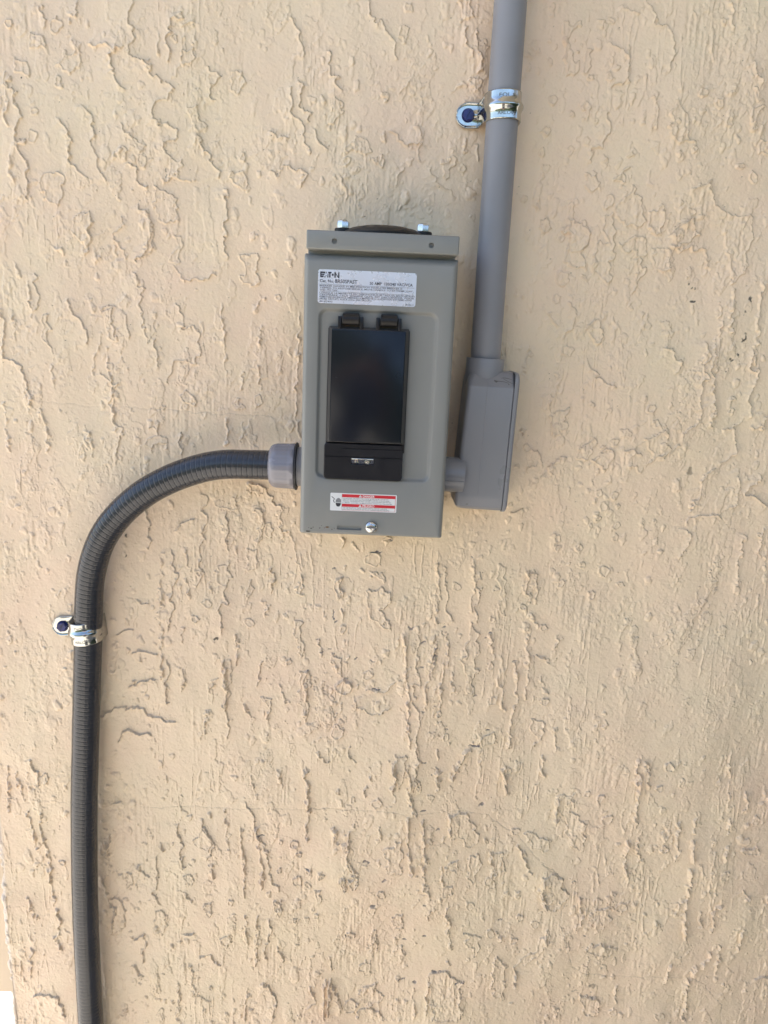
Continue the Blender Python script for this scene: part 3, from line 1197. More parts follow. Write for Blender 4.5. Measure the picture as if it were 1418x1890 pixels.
YL = f0 - .18
lx, lz = -49.4, 1549.0           # top-left of the rating label
bm = bmesh.new(); bm_loops(bm, [(rrect(lx, 29.1, 1523, lz, 2.0), f0 - .003), (rrect(lx, 29.1, 1523, lz, 2.0), YL)])
lab = from_bm('rating_label', bm, M['label'], BX, 30)
yt = YL - .04
bm = bmesh.new()
X, Z = lx + 1.6, lz - 6.2       # logo box 15.3 x 4.4
def lg(*p): bm_poly(bm, [(X + a, Z + b) for a, b in p], yt)
lg((0, 0), (.95, 0), (.95, 4.4), (0, 4.4)); lg((.95, 3.1), (3.9, 3.1), (4.3, 4.4), (.95, 4.4)); lg((.95, 1.75), (3.2, 1.75), (3.6, 2.75), (.95, 2.75)); lg((.95, 0), (2.5, 0), (3.0, 1.4), (.95, 1.4))
lg((4.4, 3.0), (5.0, 3.0), (5.3, 4.4), (4.8, 4.4)); lg((4.2, 1.0), (5.0, 1.0), (5.0, 1.7), (4.4, 1.7)); lg((3.2, 0), (4.3, 0), (4.3, .8), (3.4, .8))
lg((5.6, 0), (6.6, 0), (6.6, 3.0), (6.0, 3.0)); lg((6.3, 3.2), (9.0, 3.2), (9.0, 4.4), (6.3, 4.4)); lg((7.1, 0), (8.2, 0), (8.2, 3.2), (7.1, 3.2))
bm_poly(bm, [(X + 10.0 + .85 * cos(t * pi / 8), Z + 2.2 + .85 * sin(t * pi / 8)) for t in range(16)], yt)
lg((11.3, 0), (12.4, 0), (12.4, 2.6), (11.9, 4.4), (11.3, 4.4)); lg((12.4, 2.8), (14.2, 0), (14.9, 0), (12.2, 4.4), (11.9, 4.4)); lg((14.3, 0), (15.3, 0), (15.3, 4.4), (14.3, 4.4))
from_flat('maker_logo', bm, M['ink'], lab)
bm = bmesh.new()
bm_text(bm, 'Cat. No.', lx + 1.5, lz - 9.9, yt, 11.2, 2.2, .02)
bm_text(bm, 'BR50SPAST', lx + 13.7, lz - 10.0, yt, 17.6, 2.7, .022)
bm_text(bm, '50 AMP  120/240 VAC/VCA', lx + 41.2, lz - 10.3, yt, 34.4, 2.1, .024)
bm_bar(bm, lx + 1.4, lx + 77, lz - 11.6, lz - 11.4, yt); bm_bar(bm, lx + 1.4, lx + 77, lz - 17.0, lz - 16.8, yt)
for s, dz, wd in (('BREAKER HANDLE IN MID-POSITION INDICATES BREAKER IS', 13.1, 66), ('TRIPPED. TO RESTORE SERVICE, MOVE HANDLE TO EXTREME "OFF",', 14.75, 75.2), ('THEN TO "ON".', 16.4, 15),
                  ('LORSQUE LA MANETTE DU DISJONCTEUR SE TROUVE EN POSITION', 18.6, 76), ('CENTRALE, CELA SIGNIFIE QU\'IL EST DECLENCHE. POUR', 20.15, 76),
                  ('REMETTRE EN SERVICE, AMENER LA MANETTE A LA POSITION EXTREME «OFF»', 21.7, 74), ('(HORS CIRCUIT), PUIS A «ON» (EN CIRCUIT).', 23.2, 42)):
    bm_text(bm, s, lx + 1.4, lz - dz, yt, wd, 1.18, .016)
bm_text(bm, '30-47493', lx + 1.4, lz - 25.2, yt, 10.4, 1.3, .004)
bm_text(bm, 'REV.1', lx + 70.5, lz - 25.2, yt, 6.2, 1.4, .008)
from_flat('printed_text', bm, M['ink'], lab)

# danger label
dx, dz0 = -35.1, 1368.1
bm = bmesh.new(); bm_loops(bm, [(rrect(dx, 21.4, 1352.7, dz0, .8, 3), f0 - .003), (rrect(dx, 21.4, 1352.7, dz0, .8, 3), YL)])
dl = from_bm('danger_label', bm, M['white'], BX, 30)
bm = bmesh.new(); bm_bar(bm, dx + 10, dx + 55.4, dz0 - 3.5, dz0 - .8, yt); bm_bar(bm, dx + 10, dx + 55.4, dz0 - 11.8, dz0 - 9.2, yt)
bm_bar(bm, dx + 55.2, dx + 55.5, dz0 - 14.6, dz0 - .8, yt - .01); bm_bar(bm, dx + 10, dx + 55.5, dz0 - 14.8, dz0 - 14.6, yt)
from_flat('red_band', bm, M['red'], dl)
bm = bmesh.new()
for s, zz in (('DANGER', 3.1), ('PELIGRO', 11.45)):
    bm_text(bm, s, dx + 27.6, dz0 - zz, yt - .04, 10, 1.9, .02)
    bm_poly(bm, [(dx + 24.2, dz0 - zz), (dx + 26.8, dz0 - zz), (dx + 25.5, dz0 - zz + 2.1)], yt - .04)
from_flat('white_lettering', bm, M['inkw'], dl)
bm = bmesh.new()
for s, zz, wd in (('HAZARDOUS VOLTAGE. WILL CAUSE SEVERE INJURY OR DEATH.', 4.75, 39), ('TURN OFF POWER SUPPLYING THIS EQUIPMENT BEFORE WORKING INSIDE.', 6.0, 40),
                  ('TENSION DANGEREUSE. PEUT CAUSER DES BLESSURES GRAVES OU', 7.2, 41), ('LA MORT. COUPER L\'ALIMENTATION AVANT DE TRAVAILLER', 8.6, 42),
                  ('VOLTAJE PELIGROSO. PUEDE CAUSAR HERIDAS GRAVES O MUERTE.', 12.95, 38), ('DESCONECTE LA ENERGIA ANTES DE TRABAJAR EN ESTE EQUIPO.', 14.2, 40)):
    bm_text(bm, s, dx + 10.6, dz0 - zz, yt, wd, .78, .006)
for s, x_ in (('!', 25.25), ):
    for zz in (3.1, 11.45): bm_text(bm, s, dx + x_, dz0 - zz + .25, yt - .08, .4, 1.2, .02)
# shock pictogram: wire spark and open hand
def stroke_poly(pts, wd):
    for (ax, az), (bx, bz) in zip(pts, pts[1:]):
        L_ = math.hypot(bx - ax, bz - az); nx_, nz_ = -(bz - az) / L_ * wd / 2, (bx - ax) / L_ * wd / 2
        bm_poly(bm, [(dx + ax + nx_, dz0 + az + nz_), (dx + ax - nx_, dz0 + az - nz_), (dx + bx - nx_, dz0 + bz - nz_), (dx + bx + nx_, dz0 + bz + nz_)], yt)
stroke_poly([(1.1, -3.2), (3.6, -5.2), (2.7, -6.8), (3.3, -8.2), (4.3, -8.0)], .55)
for i, (fx_, ft) in enumerate(((5.1, -5.6), (6.0, -4.7), (6.9, -4.3), (7.8, -4.6), (8.7, -5.4))):
    bm_bar(bm, dx + fx_ - .3, dx + fx_ + .3, dz0 - 8.3, dz0 + ft, yt)
bm_poly(bm, [(dx + 4.6, dz0 - 8.7), (dx + 9.1, dz0 - 8.7), (dx + 8.9, dz0 - 10.3), (dx + 7.9, dz0 - 11.8), (dx + 5.9, dz0 - 11.8), (dx + 4.9, dz0 - 10.4)], yt)
bm_bar(bm, dx + 9.8, dx + 9.95, dz0 - 14.4, dz0 - .8, yt)
from_flat('printed_text', bm, M['ink'], dl)

# flap door ------------------------------------------------------
yf = f0 + 3.0                    # floor of the sunken panel
bm = bmesh.new()
bm_box(bm, -40.4, 26.4, yf - 5.2, yf + .5, 1503.5, 1509.8, .5)
bm_box(bm, -40.2, 25.8, yf - 3.0, yf + .4, 1404, 1504, .4)
bm_loops(bm, [(rrect(-41.2, 24.6, 1380.6, 1411, 3.0, 5), yf + .3), (rrect(-41.2, 24.6, 1380.6, 1411, 3.0, 5), yf - 5.6), (rrect(-40.6, 24.0, 1381.2, 1410.4, 2.6, 5), yf - 6.2)])
door = from_bm('flap_door', bm, M['black'], BX, 30)
cb = bmesh.new(); bm_loops(cb, [(rrect(-18.6, 1.0, 1393.4, 1399.2, .8, 3), yf - 9), (rrect(-18.6, 1.0, 1393.4, 1399.2, .8, 3), yf - 2.0)])
bm_box(cb, -50, 40, yf - 9, yf - 5.55, 1399.6, 1400.2); bm_box(cb, -26, 40, yf - 9, yf - 5.5, 1406.6, 1407.3)
boolean_cut(door, cb)
bm = bmesh.new()
bm_loops(bm, [(rrect(-39.6, 25.2, 1411.4, 1505.5, 1, 3), yf - 3), (rrect(-39.6, 25.2, 1411.4, 1505.5, 1, 3), yf - 3.6), (rrect(-37.2, 22.6, 1412.4, 1503.6, 1, 3), yf - 7.8)])
from_bm('window_rim', bm, M['edge'], door, 20)
bm = bmesh.new(); bm_loops(bm, [(rrect(-37.1, 22.5, 1412.6, 1503.4, 1, 3), yf - 7.6), (rrect(-37.1, 22.5, 1412.6, 1503.4, 1, 3), yf - 7.95), (rrect(-36.8, 22.2, 1412.9, 1503.1, 1, 3), yf - 8.1)])
from_bm('window', bm, M['smoke'], door, 30)
for h0 in (-28.8, 1.8):
    bm = bmesh.new()
    bm_lathe(bm, [(4.3, 0), (4.6, .3), (4.6, 13.0), (4.3, 13.3)], (h0, yf - 5.2, 1511.2), 'X', 36)
    bm_box(bm, h0 + .2, h0 + 13.1, yf - 5, yf - .2, 1511, 1516.4, .6)
    hg = from_bm('hinge', bm, M['blackm'], door, 35)
    bm = bmesh.new()
    for xx in (h0 - 3.6, h0 + 14.0): bm_box(bm, xx, xx + 2.8, yf - 8.2, yf, 1503.9, 1513.4, .4)
    from_bm('hinge_knuckle', bm, M['black'], hg, 30)
bm = bmesh.new(); bm_loops(bm, [(rrect(-18.2, .6, 1393.8, 1398.8, .8, 3), yf - 2.06), (rrect(-18.2, .6, 1393.8, 1398.8, .8, 3), yf - 2.3)])
bm_box(bm, -18.2, .4, yf - 6.4, yf - 2.2, 1397.9, 1398.9, .35)
hs = from_bm('hasp', bm, M['zinc'], door, 30)
bm = bmesh.new()
bm_lathe(bm, [(2.6, 0), (2.7, -.6), (2.3, -1.0), (1.9, -.7), (1.5, -.5), (1.3, -1.4), (.2, -1.6)], (-4.8, yf - 2.4, 1395.6), 'Y', 32)
bm_lathe(bm, [(1.8, 0), (1.7, -.5), (.2, -.7)], (-14.0, yf - 2.3, 1395.4), 'Y', 24)
from_bm('rivet', bm, M['chrome'], hs, 30)

# cover screw, latch tab behind the slot, scuffs
bm = bmesh.new()
bm_lathe(bm, [(5.2, 0), (5.3, -.6), (5.0, -1.4), (4.0, -2.3), (2.4, -2.9), (.3, -3.1)], (.6, f0, 1339.2), 'Y', 40)
sc = from_bm('cover_screw', bm, M['chrome'], BX, 40)
cb = bmesh.new(); bm_box(cb, -3.4, 4.6, f0 - 4, f0 - 1.7, 1338.7, 1339.9)
boolean_cut(sc, cb)
bm = bmesh.new()
rs = np.random.default_rng(4)
def splat(cx, cz, rx, rz, y, n=12):
    bm_poly(bm, [(cx + rx * (.6 + .6 * rs.random()) * cos(2 * pi * k / n), cz + rz * (.6 + .6 * rs.random()) * sin(2 * pi * k / n)) for k in range(n)], y)
for a in ((-53.4, 1333.6, 1.9, .7), (-50.8, 1336.2, .9, .5), (-49.2, 1337.3, .4, .5), (-53.0, 1336.6, .4, .3), (-43.5, 1336.8, .5, .6), (-42.0, 1338.9, .3, .3), (-33.0, 1335.9, .4, .5), (-31.0, 1336.9, .3, .3)): splat(*a, f0 - .04)
from_flat('dirt_mark', bm, M['dirt'], BX)
bm = bmesh.new(); splat(-37.0, 1337.8, 1.6, .6, f0 - .05); splat(-39.5, 1337.0, .5, .3, f0 - .05); from_flat('rust_mark', bm, M['rust'], BX)

# ---------------------------------------------------------------- rigid conduit
bm = bmesh.new(); bm_lathe(bm, [(11, 1476 - 1476), (13.35, 0), (13.35, 2695 - 1476)], (96.6, -25, 1476), 'Z', 64)
cd = from_bm('conduit_pipe', bm, M['pvc'], None, 40)
tag(cd, 'straight grey plastic pipe rising up the wall above the conduit body', 'conduit')

# ---------------------------------------------------------------- conduit body
CB = empty('pipe_elbow', (.1, 0, 1.348))
tag(CB, 'grey plastic conduit body with side lid joining the pipe to the breaker box', 'conduit body')
bm = bmesh.new()
# body: stacked horizontal sections; x0,x1 sides, y front, corner radii
def sec(x0, x1, yfr, z, rl, rr_=1.0, n=7):
    pts = [(x1, -3.0)]
    for i in range(n + 1):
        a = radians(90 * i / n); pts.append((x1 - rr_ + rr_ * cos(a), yfr + rr_ - rr_ * sin(a)))
    for i in range(n + 1):
        a = radians(90 + 90 * i / n); pts.append((x0 + rl + rl * cos(a), yfr + rl - rl * sin(a)))
    pts.append((x0, -3.0))
    return [bm.verts.new((x * MM, y * MM, z * MM)) for x, y in pts]
xr_ = 121.0
secs = []
ZL = lambda z: (1472 - z) / 124 * -2.5
for z, x0, yfr, rl in ((1348.0, 92, -30, 5), (1348.4, 87, -38, 5), (1349.6, 83.6, -43, 5), (1352.0, 81.4, -45.6, 5), (1356.0, 80.2, -46.8, 4.5),
                       (1364.0, 80.0, -47.0, 4), (1400.0, 80.4, -47.0, 4), (1459.2, 81.0, -47.0, 4), (1460.0, 81.0, -46.8, 4), (1460.8, 81.0, -46.2, 4),
                       (1465.5, 81.4, -42.6, 5), (1470.0, 82.8, -39.0, 5.5), (1472.2, 84.6, -36.6, 6), (1473.2, 87.5, -33.5, 6)):
    secs.append(sec(x0 + ZL(z), xr_, yfr, z, rl))
for a, b in zip(secs, secs[1:]):
    n = len(a)
    for i in range(n): bm.faces.new((a[i], a[(i + 1) % n], b[(i + 1) % n], b[i]))
bm.faces.new(secs[0]); bm.faces.new(secs[-1])
from_bm('body_shell', bm, M['fit'], CB, 28)
bm = bmesh.new()   # moulding seam
def seam(pts, wd=.35, h=.22):
    for (x, y, z), (x2, y2, z2) in zip(pts, pts[1:]):
        v = [bm.verts.new(Vector(p) * MM) for p in ((x - wd, y, z), (x, y - h, z), (x + wd, y, z), (x2 + wd, y2, z2), (x2, y2 - h, z2), (x2 - wd, y2, z2))]
        bm.faces.new((v[0], v[1], v[4], v[5])); bm.faces.new((v[1], v[2], v[3], v[4]))
seam([(97.6, -47.02, 1364), (97.6, -47.02, 1459.2), (97.6, -46.22, 1460.8), (97.6, -42.62, 1465.5)])
from_bm('mould_seam', bm, M['pvc'], CB, 10)
bm = bmesh.new()
bm_lathe(bm, [(15.0, 0), (16.6, 0), (16.8, 3), (16.9, 22.8), (16.5, 23.6), (13.7, 23.6), (13.5, 22)], (96.6, -25, 1460), 'Z', 64)
hub = from_bm('hub_collar', bm, M['fit'], CB, 40)
bm = bmesh.new()   # dark gasket and lid on the right side: profile in YZ extruded along X
def yz_plate(x0, x1, y0, y1, z0, z1, r, bev):
    def lp(x, i):
        return [bm.verts.new((x * MM, a * MM, c * MM)) for a, c in rrect(y0 + i, y1 - i, z0 + i, z1 - i, r, 6)]
    rr = [lp(x0, 0)] + [lp(x1 - bev + bev * sin(a_ * pi / 12), bev * (1 - cos(a_ * pi / 12))) for a_ in range(7)] if bev else [lp(x0, 0), lp(x1, 0)]
    for a, b in zip(rr, rr[1:]):
        n = len(a)
        for i in range(n): bm.faces.new((a[i], a[(i + 1) % n], b[(i + 1) % n], b[i]))
    bm.faces.new(rr[0]); bm.faces.new(rr[-1])
yz_plate(xr_, xr_ + .4, -46.4, -2, 1349.0, 1472.6, 7, 0)
from_bm('gasket', bm, M['dkgrey'], CB, 30)
bm = bmesh.new(); yz_plate(xr_ + .4, xr_ + 4.8, -47.2, -1.5, 1347.8, 1473.6, 8, 2.8)
from_bm('lid', bm, M['fit'], CB, 40)
bm = bmesh.new()
bm_lathe(bm, [(15.6, 0), (15.8, .5), (15.8, 24)], (60, -40, 1379.6), 'X', 56)
nip = from_bm('adapter', bm, M['fit'], CB, 40)
bm = bmesh.new()
for zc, yy in ((1376.2, -56.1), (1379.6, -56.3)): bm_box(bm, 61.5, 83, yy + .0, yy + .6, zc - .2, zc + .2, .08, 1)
from_bm('mould_seam', bm, M['pvc'], CB, 30)
bm = bmesh.new()
rs = np.random.default_rng(8)
splat(89, 1354.5, 1.3, .35, -46.9)
from_flat('scuff_mark', bm, M['inkg'], CB)
def ysl(z): return float(np.interp(z, [1460.0, 1460.8, 1465.5, 1470, 1472.2], [-46.8, -46.2, -42.6, -39.0, -36.6]))
for sp in ([(103.5, 1465.6, .5), (105.2, 1464.7, .9), (107, 1465.2, .25), (112, 1465.0, .2), (116.5, 1464.0, .15)],
           [(109.5, 1467.8, .1), (112, 1468.2, .25), (115.5, 1468.0, .2), (119.5, 1467.0, .1)],
           [(111.5, 1467.4, .1), (114.5, 1466.0, .2), (119.8, 1463.8, .15)], [(115.8, 1462.9, .3), (116.9, 1463.0, .3)]):
    bm = bmesh.new()
    for (ax, az, aw), (bx, bz, bw) in zip(sp, sp[1:]):
        bm.faces.new([bm.verts.new((x * MM, (ysl(z) - .1) * MM, z * MM)) for x, z in ((ax, az - aw), (bx, bz - bw), (bx, bz + bw), (ax, az + aw))])
    bmesh.ops.remove_doubles(bm, verts=bm.verts, dist=1e-6)
    from_flat('scuff_mark', bm, M['inkg'], CB)
# the moulded body hangs a little off plumb
pv = Vector((.0966, 0, 1.478)); th_ = radians(1.3)
CB.location = pv + Matrix.Rotation(th_, 3, 'Y') @ (CB.location - pv)
CB.rotation_euler = (0, th_, 0)

# ---------------------------------------------------------------- flexible conduit
FC = empty('flexible_conduit', (-.29, -.018, .0))
tag(FC, 'dark grey ribbed flexible conduit curving from the left of the breaker box downwards', 'flexible conduit')
ctrl = [(-80, -42, 1382.2), (-93, -42, 1382.3), (-112, -41.5, 1382.0), (-133, -40, 1381.0), (-153, -38, 1376.8), (-182, -34.5, 1365.4), (-211, -31, 1348.0),
        (-236, -27.5, 1324.5), (-253, -24.5, 1299.5), (-264.5, -21.5, 1267.0), (-269.5, -19, 1231.0), (-272, -18, 1196), (-276.4, -18, 1134.7), (-280.5, -19, 1070),
        (-284.0, -19.5, 1013.9), (-287.2, -19.5, 940), (-288.8, -19.5, 884.1), (-289.5, -19.5, 820), (-289.8, -19.5, 751), (-290, -19.5, 600), (-290, -19.5, 300), (-290, -19.5, -5)]
P_ = [Vector(p) for p in ctrl]
path = []
for i in range(len(P_) - 1):
    p0, p1, p2, p3 = P_[max(i - 1, 0)], P_[i], P_[i + 1], P_[min(i + 2, len(P_) - 1)]
    # centripetal-ish Catmull-Rom with chord-scaled tangents
    d = (p2 - p1).length
    t1 = (p2 - p0) / max((p2 - p1).length + (p1 - p0).length, 1e-6) * d
    t2 = (p3 - p1) / max((p3 - p2).length + (p2 - p1).length, 1e-6) * d
    for k in range(40):
        t = k / 40; path.append(p1 * (2 * t ** 3 - 3 * t ** 2 + 1) + t1 * (t ** 3 - 2 * t ** 2 + t) + p2 * (-2 * t ** 3 + 3 * t ** 2) + t2 * (t ** 3 - t ** 2))
path.append(P_[-1])
pa = np.array([list(p) for p in path]); sl_len = np.concatenate([[0], np.cumsum(np.linalg.norm(np.diff(pa, axis=0), axis=1))])
ds = .42; cut = 790.0
s_f = np.concatenate([np.arange(0, cut, ds), np.arange(cut, sl_len[-1], 6.0)])
pt = np.stack([np.interp(s_f, sl_len, pa[:, k]) for k in range(3)], -1)
ker = np.ones(31) / 31
for k in range(3):
    e = np.concatenate([np.full(15, pt[0, k]), pt[:, k], np.full(15, pt[-1, k])])
    sm_ = np.convolve(e, ker, 'valid'); nn = int(cut / ds) - 40
    pt[20:nn, k] = sm_[20:nn]
tg = np.gradient(pt, axis=0); tg /= np.linalg.norm(tg, axis=1)[:, None]
up = np.tile(np.array([0, -1., 0]), (len(pt), 1)); up -= (up * tg).sum(1)[:, None] * tg; up /= np.linalg.norm(up, axis=1)[:, None]
sdv = np.cross(tg, up)
NA = 60
ang = np.linspace(0, 2 * pi, NA, endpoint=False)
ph = (s_f[:, None] / 4.6 + ang[None, :] / (2 * pi)) % 1.0
groove = np.exp(-((ph - .5) / .075) ** 2)
ridge_ = np.exp(-((ph - .30) / .10) ** 2)
rad = 13.15 - .30 * groove + .06 * ridge_ + .05 * np.sin(s_f / 7.0)[:, None]
rad[s_f > cut, :] = 13.0
V = pt[:, None, :] + rad[..., None] * (np.cos(ang)[None, :, None] * up[:, None, :] + np.sin(ang)[None, :, None] * sdv[:, None, :])
n0 = len(pt); idx = np.arange(n0 * NA).reshape(n0, NA); nxt = np.roll(idx, -1, 1)
q = np.stack([idx[:-1], nxt[:-1], nxt[1:], idx[1:]], -1).reshape(-1, 4)
me = bpy.data.meshes.new('hose'); me.from_pydata((V.reshape(-1, 3) * MM).tolist(), [], q.tolist()); me.update()
link('hose', me, M['hose'], FC, 80)
def flute(a, h):
    if h > 19.5 or h < 3: return 1.0
    s = math.cos(a * 9 + .6); e = min(1, (h - 3) / 3.5)
    return 1 - .022 * e * max(0, min(1, (s + .25) * 4))
bm = bmesh.new()
prof = [(13.2, .3), (14.2, 0), (16.0, .5), (17.6, 1.6), (18.8, 3.2), (19.6, 5.2), (20.0, 7.0)] + [(20.0 + .03 * k, 7.0 + k) for k in range(1, 12)] + [(20.5, 18.6), (20.5, 22.6), (20.0, 23.2), (15, 23.3)]
bm_lathe(bm, prof, (-92.6, -42, 1382.2), 'X', 144, flute)
cn = from_bm('connector_nut', bm, M['nut'], FC, 45)
bm = bmesh.new(); bm_lathe(bm, [(20.4, 0), (21.4, .2), (21.4, 1.5), (20.4, 1.8)], (-69.2, -42, 1382.2), 'X', 64)
from_bm('seal_ring', bm, M['rubber'], cn)
bm = bmesh.new(); bm_lathe(bm, [(17.5, 0), (17.5, 8)], (-67.6, -42, 1382.2), 'X', 64)
from_bm('connector_body', bm, M['pvc'], cn)

# ---------------------------------------------------------------- one-hole straps
def strap(name, cx, cy, cz, R_, label, stamps, tilt=0, tab_len=20, hw=11, lift=0.0):
    root = empty(name, (cx * MM, 0, cz * MM)); tag(root, label, 'pipe strap', 'one-hole zinc straps on the wall')
    # path in (x, y): tab end -> foot -> up -> around pipe front -> down right side
    Rr = R_ + .9
    pts = []
    xt = -(Rr + tab_len + 3)
    yt_ = -2.2 - cy * 0
    pts += [(xt + (tab_len) * k / 14, -2.2) for k in range(15)]
    a0 = math.degrees(math.acos(min(1, 0)))
    # shoulder up to the pipe
    x_s = xt + tab_len
    for k in range(1, 8):
        t = k / 8; e = t * t * (3 - 2 * t)
        pts.append((x_s + (-(Rr) - x_s) * t, -2.2 + (cy + 2.2 + 1.0) * e))
    for k in range(0, 37):
        a = pi - pi * k / 36
        pts.append((Rr * cos(a), cy - Rr * sin(a)))
    pts += [(Rr, cy + (-.8 - cy) * k / 6) for k in range(1, 7)]
    P2 = np.array(pts); d = np.linalg.norm(np.diff(P2, axis=0), axis=1); s = np.concatenate([[0], np.cumsum(d)])
    ns = 150; ss = np.linspace(0, s[-1], ns); Px = np.interp(ss, s, P2[:, 0]); Py = np.interp(ss, s, P2[:, 1])
    tx, ty = np.gradient(Px), np.gradient(Py); ln = np.hypot(tx, ty); nxv, nyv = ty / ln, -tx / ln      # outward = towards the viewer at the front
    s_tab = tab_len; s_arc = s[15 + 7]
    NW = 29
    wv = np.linspace(-1, 1, NW)
    Vv = np.zeros((ns, NW, 3)); 
    for i in range(ns):
        half = hw
        if ss[i] < hw * .9:
            half = max(.8, math.sqrt(max(0, 1 - (1 - ss[i] / (hw * .9)) ** 2)) * hw * .93)
        elif ss[i] < s_arc: half = hw * (.93 - .03 * math.sin(pi * min(1, max(0, (ss[i] - hw) / (s_arc - hw)))))
        t_in = min(1, max(0, (ss[i] - s_tab * .55) / 8)); 
        t_out = min(1, max(0, (s[-1] - 7 - ss[i]) / 6))
        rib = 2.0 * t_in * t_out * np.exp(-(wv * hw / 3.0) ** 2)
        lip = .9 * (1 if ss[i] < s_arc else max(0, 1 - (ss[i] - s_arc) / 4)) * np.clip((np.abs(wv) - .78) / .22, 0, 1) ** 1.5
        off = rib + lip
        Vv[i, :, 0] = Px[i] + nxv[i] * off; Vv[i, :, 1] = Py[i] + nyv[i] * off; Vv[i, :, 2] = wv * half
    ct, st_ = cos(radians(tilt)), sin(radians(tilt))
    Wx = cx + Vv[..., 0] * ct - Vv[..., 2] * st_; Wz = cz + Vv[..., 0] * st_ + Vv[..., 2] * ct
    W = np.stack([Wx, Vv[..., 1], Wz], -1).reshape(-1, 3) * MM
    idx = np.arange(ns * NW).reshape(ns, NW)
    q = np.stack([idx[:-1, :-1], idx[1:, :-1], idx[1:, 1:], idx[:-1, 1:]], -1).reshape(-1, 4)
    me = bpy.data.meshes.new('band'); me.from_pydata(W.tolist(), [], q.tolist()); me.update()
    o = link('band', me, M['zinc'], root, 60)
    md = o.modifiers.new('thick', 'SOLIDIFY'); md.thickness = .0011; md.offset = 0
    # stamped letters bent round the band
    bm = bmesh.new()
    for txt, wz, width in stamps:
        m2, a = text_mesh(txt, width, 2.6, .01)
        th = (a[:, 0] - width / 2) / Rr + radians(4)
        rr = Rr + .62
        lxx = rr * np.sin(th); lyy = cy - rr * np.cos(th); lzz = a[:, 1] + wz
        out = np.stack([cx + lxx * ct - lzz * st_, lyy, cz + lxx * st_ + lzz * ct], -1) * MM
        m2.vertices.foreach_set('co', out.ravel()); bm.from_mesh(m2); bpy.data.meshes.remove(m2)
    from_flat('stamped_letters', bm, M['inkg'], o)
    # screw
    sx = xt + hw * .92
    scx, scz = cx + sx * ct, cz + sx * st_
    bm = bmesh.new()
    bm_lathe(bm, [(5.6, -2.7), (5.7, -3.1), (5.4, -3.5)], (scx, 0, scz), 'Y', 36)
    bm_lathe(bm, [(5.1, -3.3), (5.15, -6.2), (4.6, -6.9)], (scx, 0, scz), 'Y', 6, phase=.2)
    sr = from_bm('screw', bm, M['blue'], root, 30)
    cb = bmesh.new(); bm_box(cb, scx - 5, scx + 5, -8, -6.0, scz - .6, scz + .6)
    rm = Matrix.Translation((scx * MM, 0, scz * MM)) @ Matrix.Rotation(radians(-62), 4, 'Y') @ Matrix.Translation((-scx * MM, 0, -scz * MM))
    bmesh.ops.transform(cb, matrix=rm, verts=cb.verts)
    boolean_cut(sr, cb)
    return root
strap('pipe_strap', 96.8, -25, 1687.8, 13.35, 'shiny zinc strap with blue screw holding the straight pipe near the top', (('FOL S', 5.2, 13), ('ARLOVE', -8.2, 15)), tilt=2, tab_len=19.5)
strap('pipe_strap', -273.6, -18.2, 1207.8, 13.2, 'shiny zinc strap with blue screw clamping the dark flexible conduit', (('TVOL S', 5.2, 13), ('ARLOVE', -8.2, 15)), tilt=6, tab_len=22)

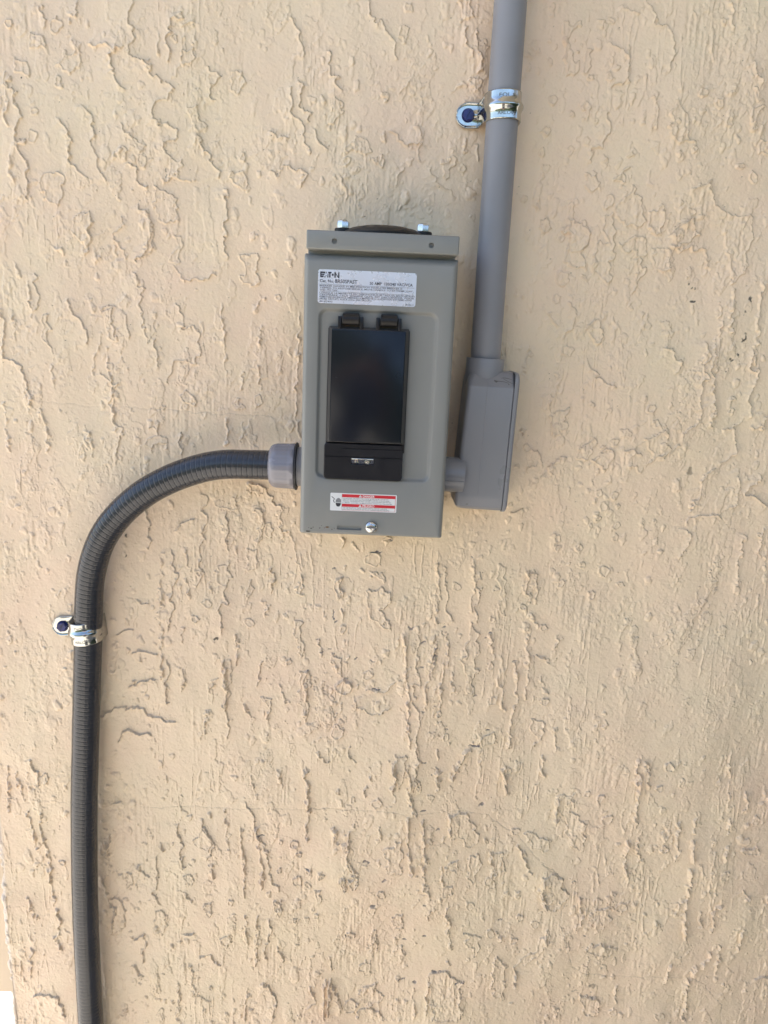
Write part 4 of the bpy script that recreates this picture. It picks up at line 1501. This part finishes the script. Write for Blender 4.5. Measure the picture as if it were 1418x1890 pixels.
# ---------------------------------------------------------------- the photographer, whose dark figure the smoked window mirrors and who shades the wall from in front
def person(loc):
    root = empty('person', loc)
    tag(root, 'person in dark clothes facing the wall, mirrored as the dark shape in the smoked window', 'person')
    V = [((0, 0, .98), .155), ((0, -.01, 1.12), .145), ((0, -.01, 1.28), .165), ((0, -.01, 1.40), .15), ((0, 0, 1.475), .062), ((0, .015, 1.54), .058),
         ((0, .03, 1.60), .088), ((0, .03, 1.67), .082)]
    E = [(0, 1), (1, 2), (2, 3), (3, 4), (4, 5), (5, 6), (6, 7)]
    sc_ = {0: (1.12, .78), 1: (1.05, .75), 2: (1.15, .75), 3: (1.2, .68)}
    def chain(root_i, pts):
        p = root_i
        for c, r in pts:
            V.append((c, r)); E.append((p, len(V) - 1)); p = len(V) - 1
        return p
    for s in (-1, 1):
        chain(0, [((s * .10, 0, .86), .095), ((s * .115, .01, .50), .062), ((s * .12, -.02, .28), .055), ((s * .12, -.02, .09), .040), ((s * .125, .09, .035), .035), ((s * .13, .15, .025), .028)])
        w_ = chain(3, [((s * .185, .0, 1.40), .065), ((s * .27, .05, 1.30), .052), ((s * .31, .10, 1.22), .045), ((s * .24, .19, 1.33), .038), ((s * .13, .285, 1.45), .028), ((s * .10, .305, 1.485), .028)])
        for k in range(4):
            chain(w_, [((s * .088, .325, 1.475 + .018 * k), .010), ((s * .062, .345, 1.478 + .018 * k), .009), ((s * .040, .350, 1.480 + .018 * k), .008)])
        chain(w_, [((s * .085, .295, 1.47), .011), ((s * .062, .300, 1.485), .009)])
    me = bpy.data.meshes.new('body'); me.from_pydata([Vector(v) + Vector(loc) for v, r in V], E, []); 
    o = bpy.data.objects.new('body', me); COL.objects.link(o)
    md = o.modifiers.new('skin', 'SKIN')
    if not me.skin_vertices: 
        bm = bmesh.new(); bm.from_mesh(me); bm.verts.layers.skin.verify(); bm.to_mesh(me); bm.free()
    for i, (v, r) in enumerate(V):
        a = sc_.get(i, (1, 1)); me.skin_vertices[0].data[i].radius = (r * a[0], r * a[1])
    me.skin_vertices[0].data[0].use_root = True
    o.modifiers.new('sub', 'SUBSURF').levels = 2
    bpy.context.view_layer.update()
    nm = bpy.data.meshes.new_from_object(o.evaluated_get(bpy.context.evaluated_depsgraph_get()))
    bpy.data.objects.remove(o)
    nm.materials.clear()
    skin = mat('skin', (.42, .25, .17), .5); cloth = mat('navy_shirt', (.018, .022, .040), .9, bump=(300, .3, .001)); jean = mat('dark_trousers', (.020, .022, .030), .9); shoe = mat('shoe', (.02, .02, .02), .6)
    for m_ in (cloth, skin, jean, shoe): nm.materials.append(m_)
    for p in nm.polygons:
        z = p.center.z - loc[2]; x = abs(p.center.x - loc[0])
        p.material_index = 3 if z < .10 else 2 if z < 1.0 and x < .235 else 1 if z > 1.49 or p.center.y - loc[1] > .15 else 0
        p.use_smooth = True
    b = bpy.data.objects.new('body', nm); COL.objects.link(b); b.parent = root; b.location = -Vector(loc)
    bm = bmesh.new(); bmesh.ops.create_uvsphere(bm, u_segments=24, v_segments=16, radius=1)
    for v in list(bm.verts):
        if v.co.z < -.35 and v.co.y > -.2 or v.co.z < -.75: bm.verts.remove(v)
    for v in bm.verts: v.co = Vector((v.co.x * .092 + loc[0], v.co.y * .105 + loc[1] + .018, v.co.z * .11 + 1.66 + loc[2]))
    from_bm('hair', bm, mat('dark_hair', (.02, .014, .010), .7, bump=(200, .5, .002)), root)
person((-.02, -1.10, 0.0))
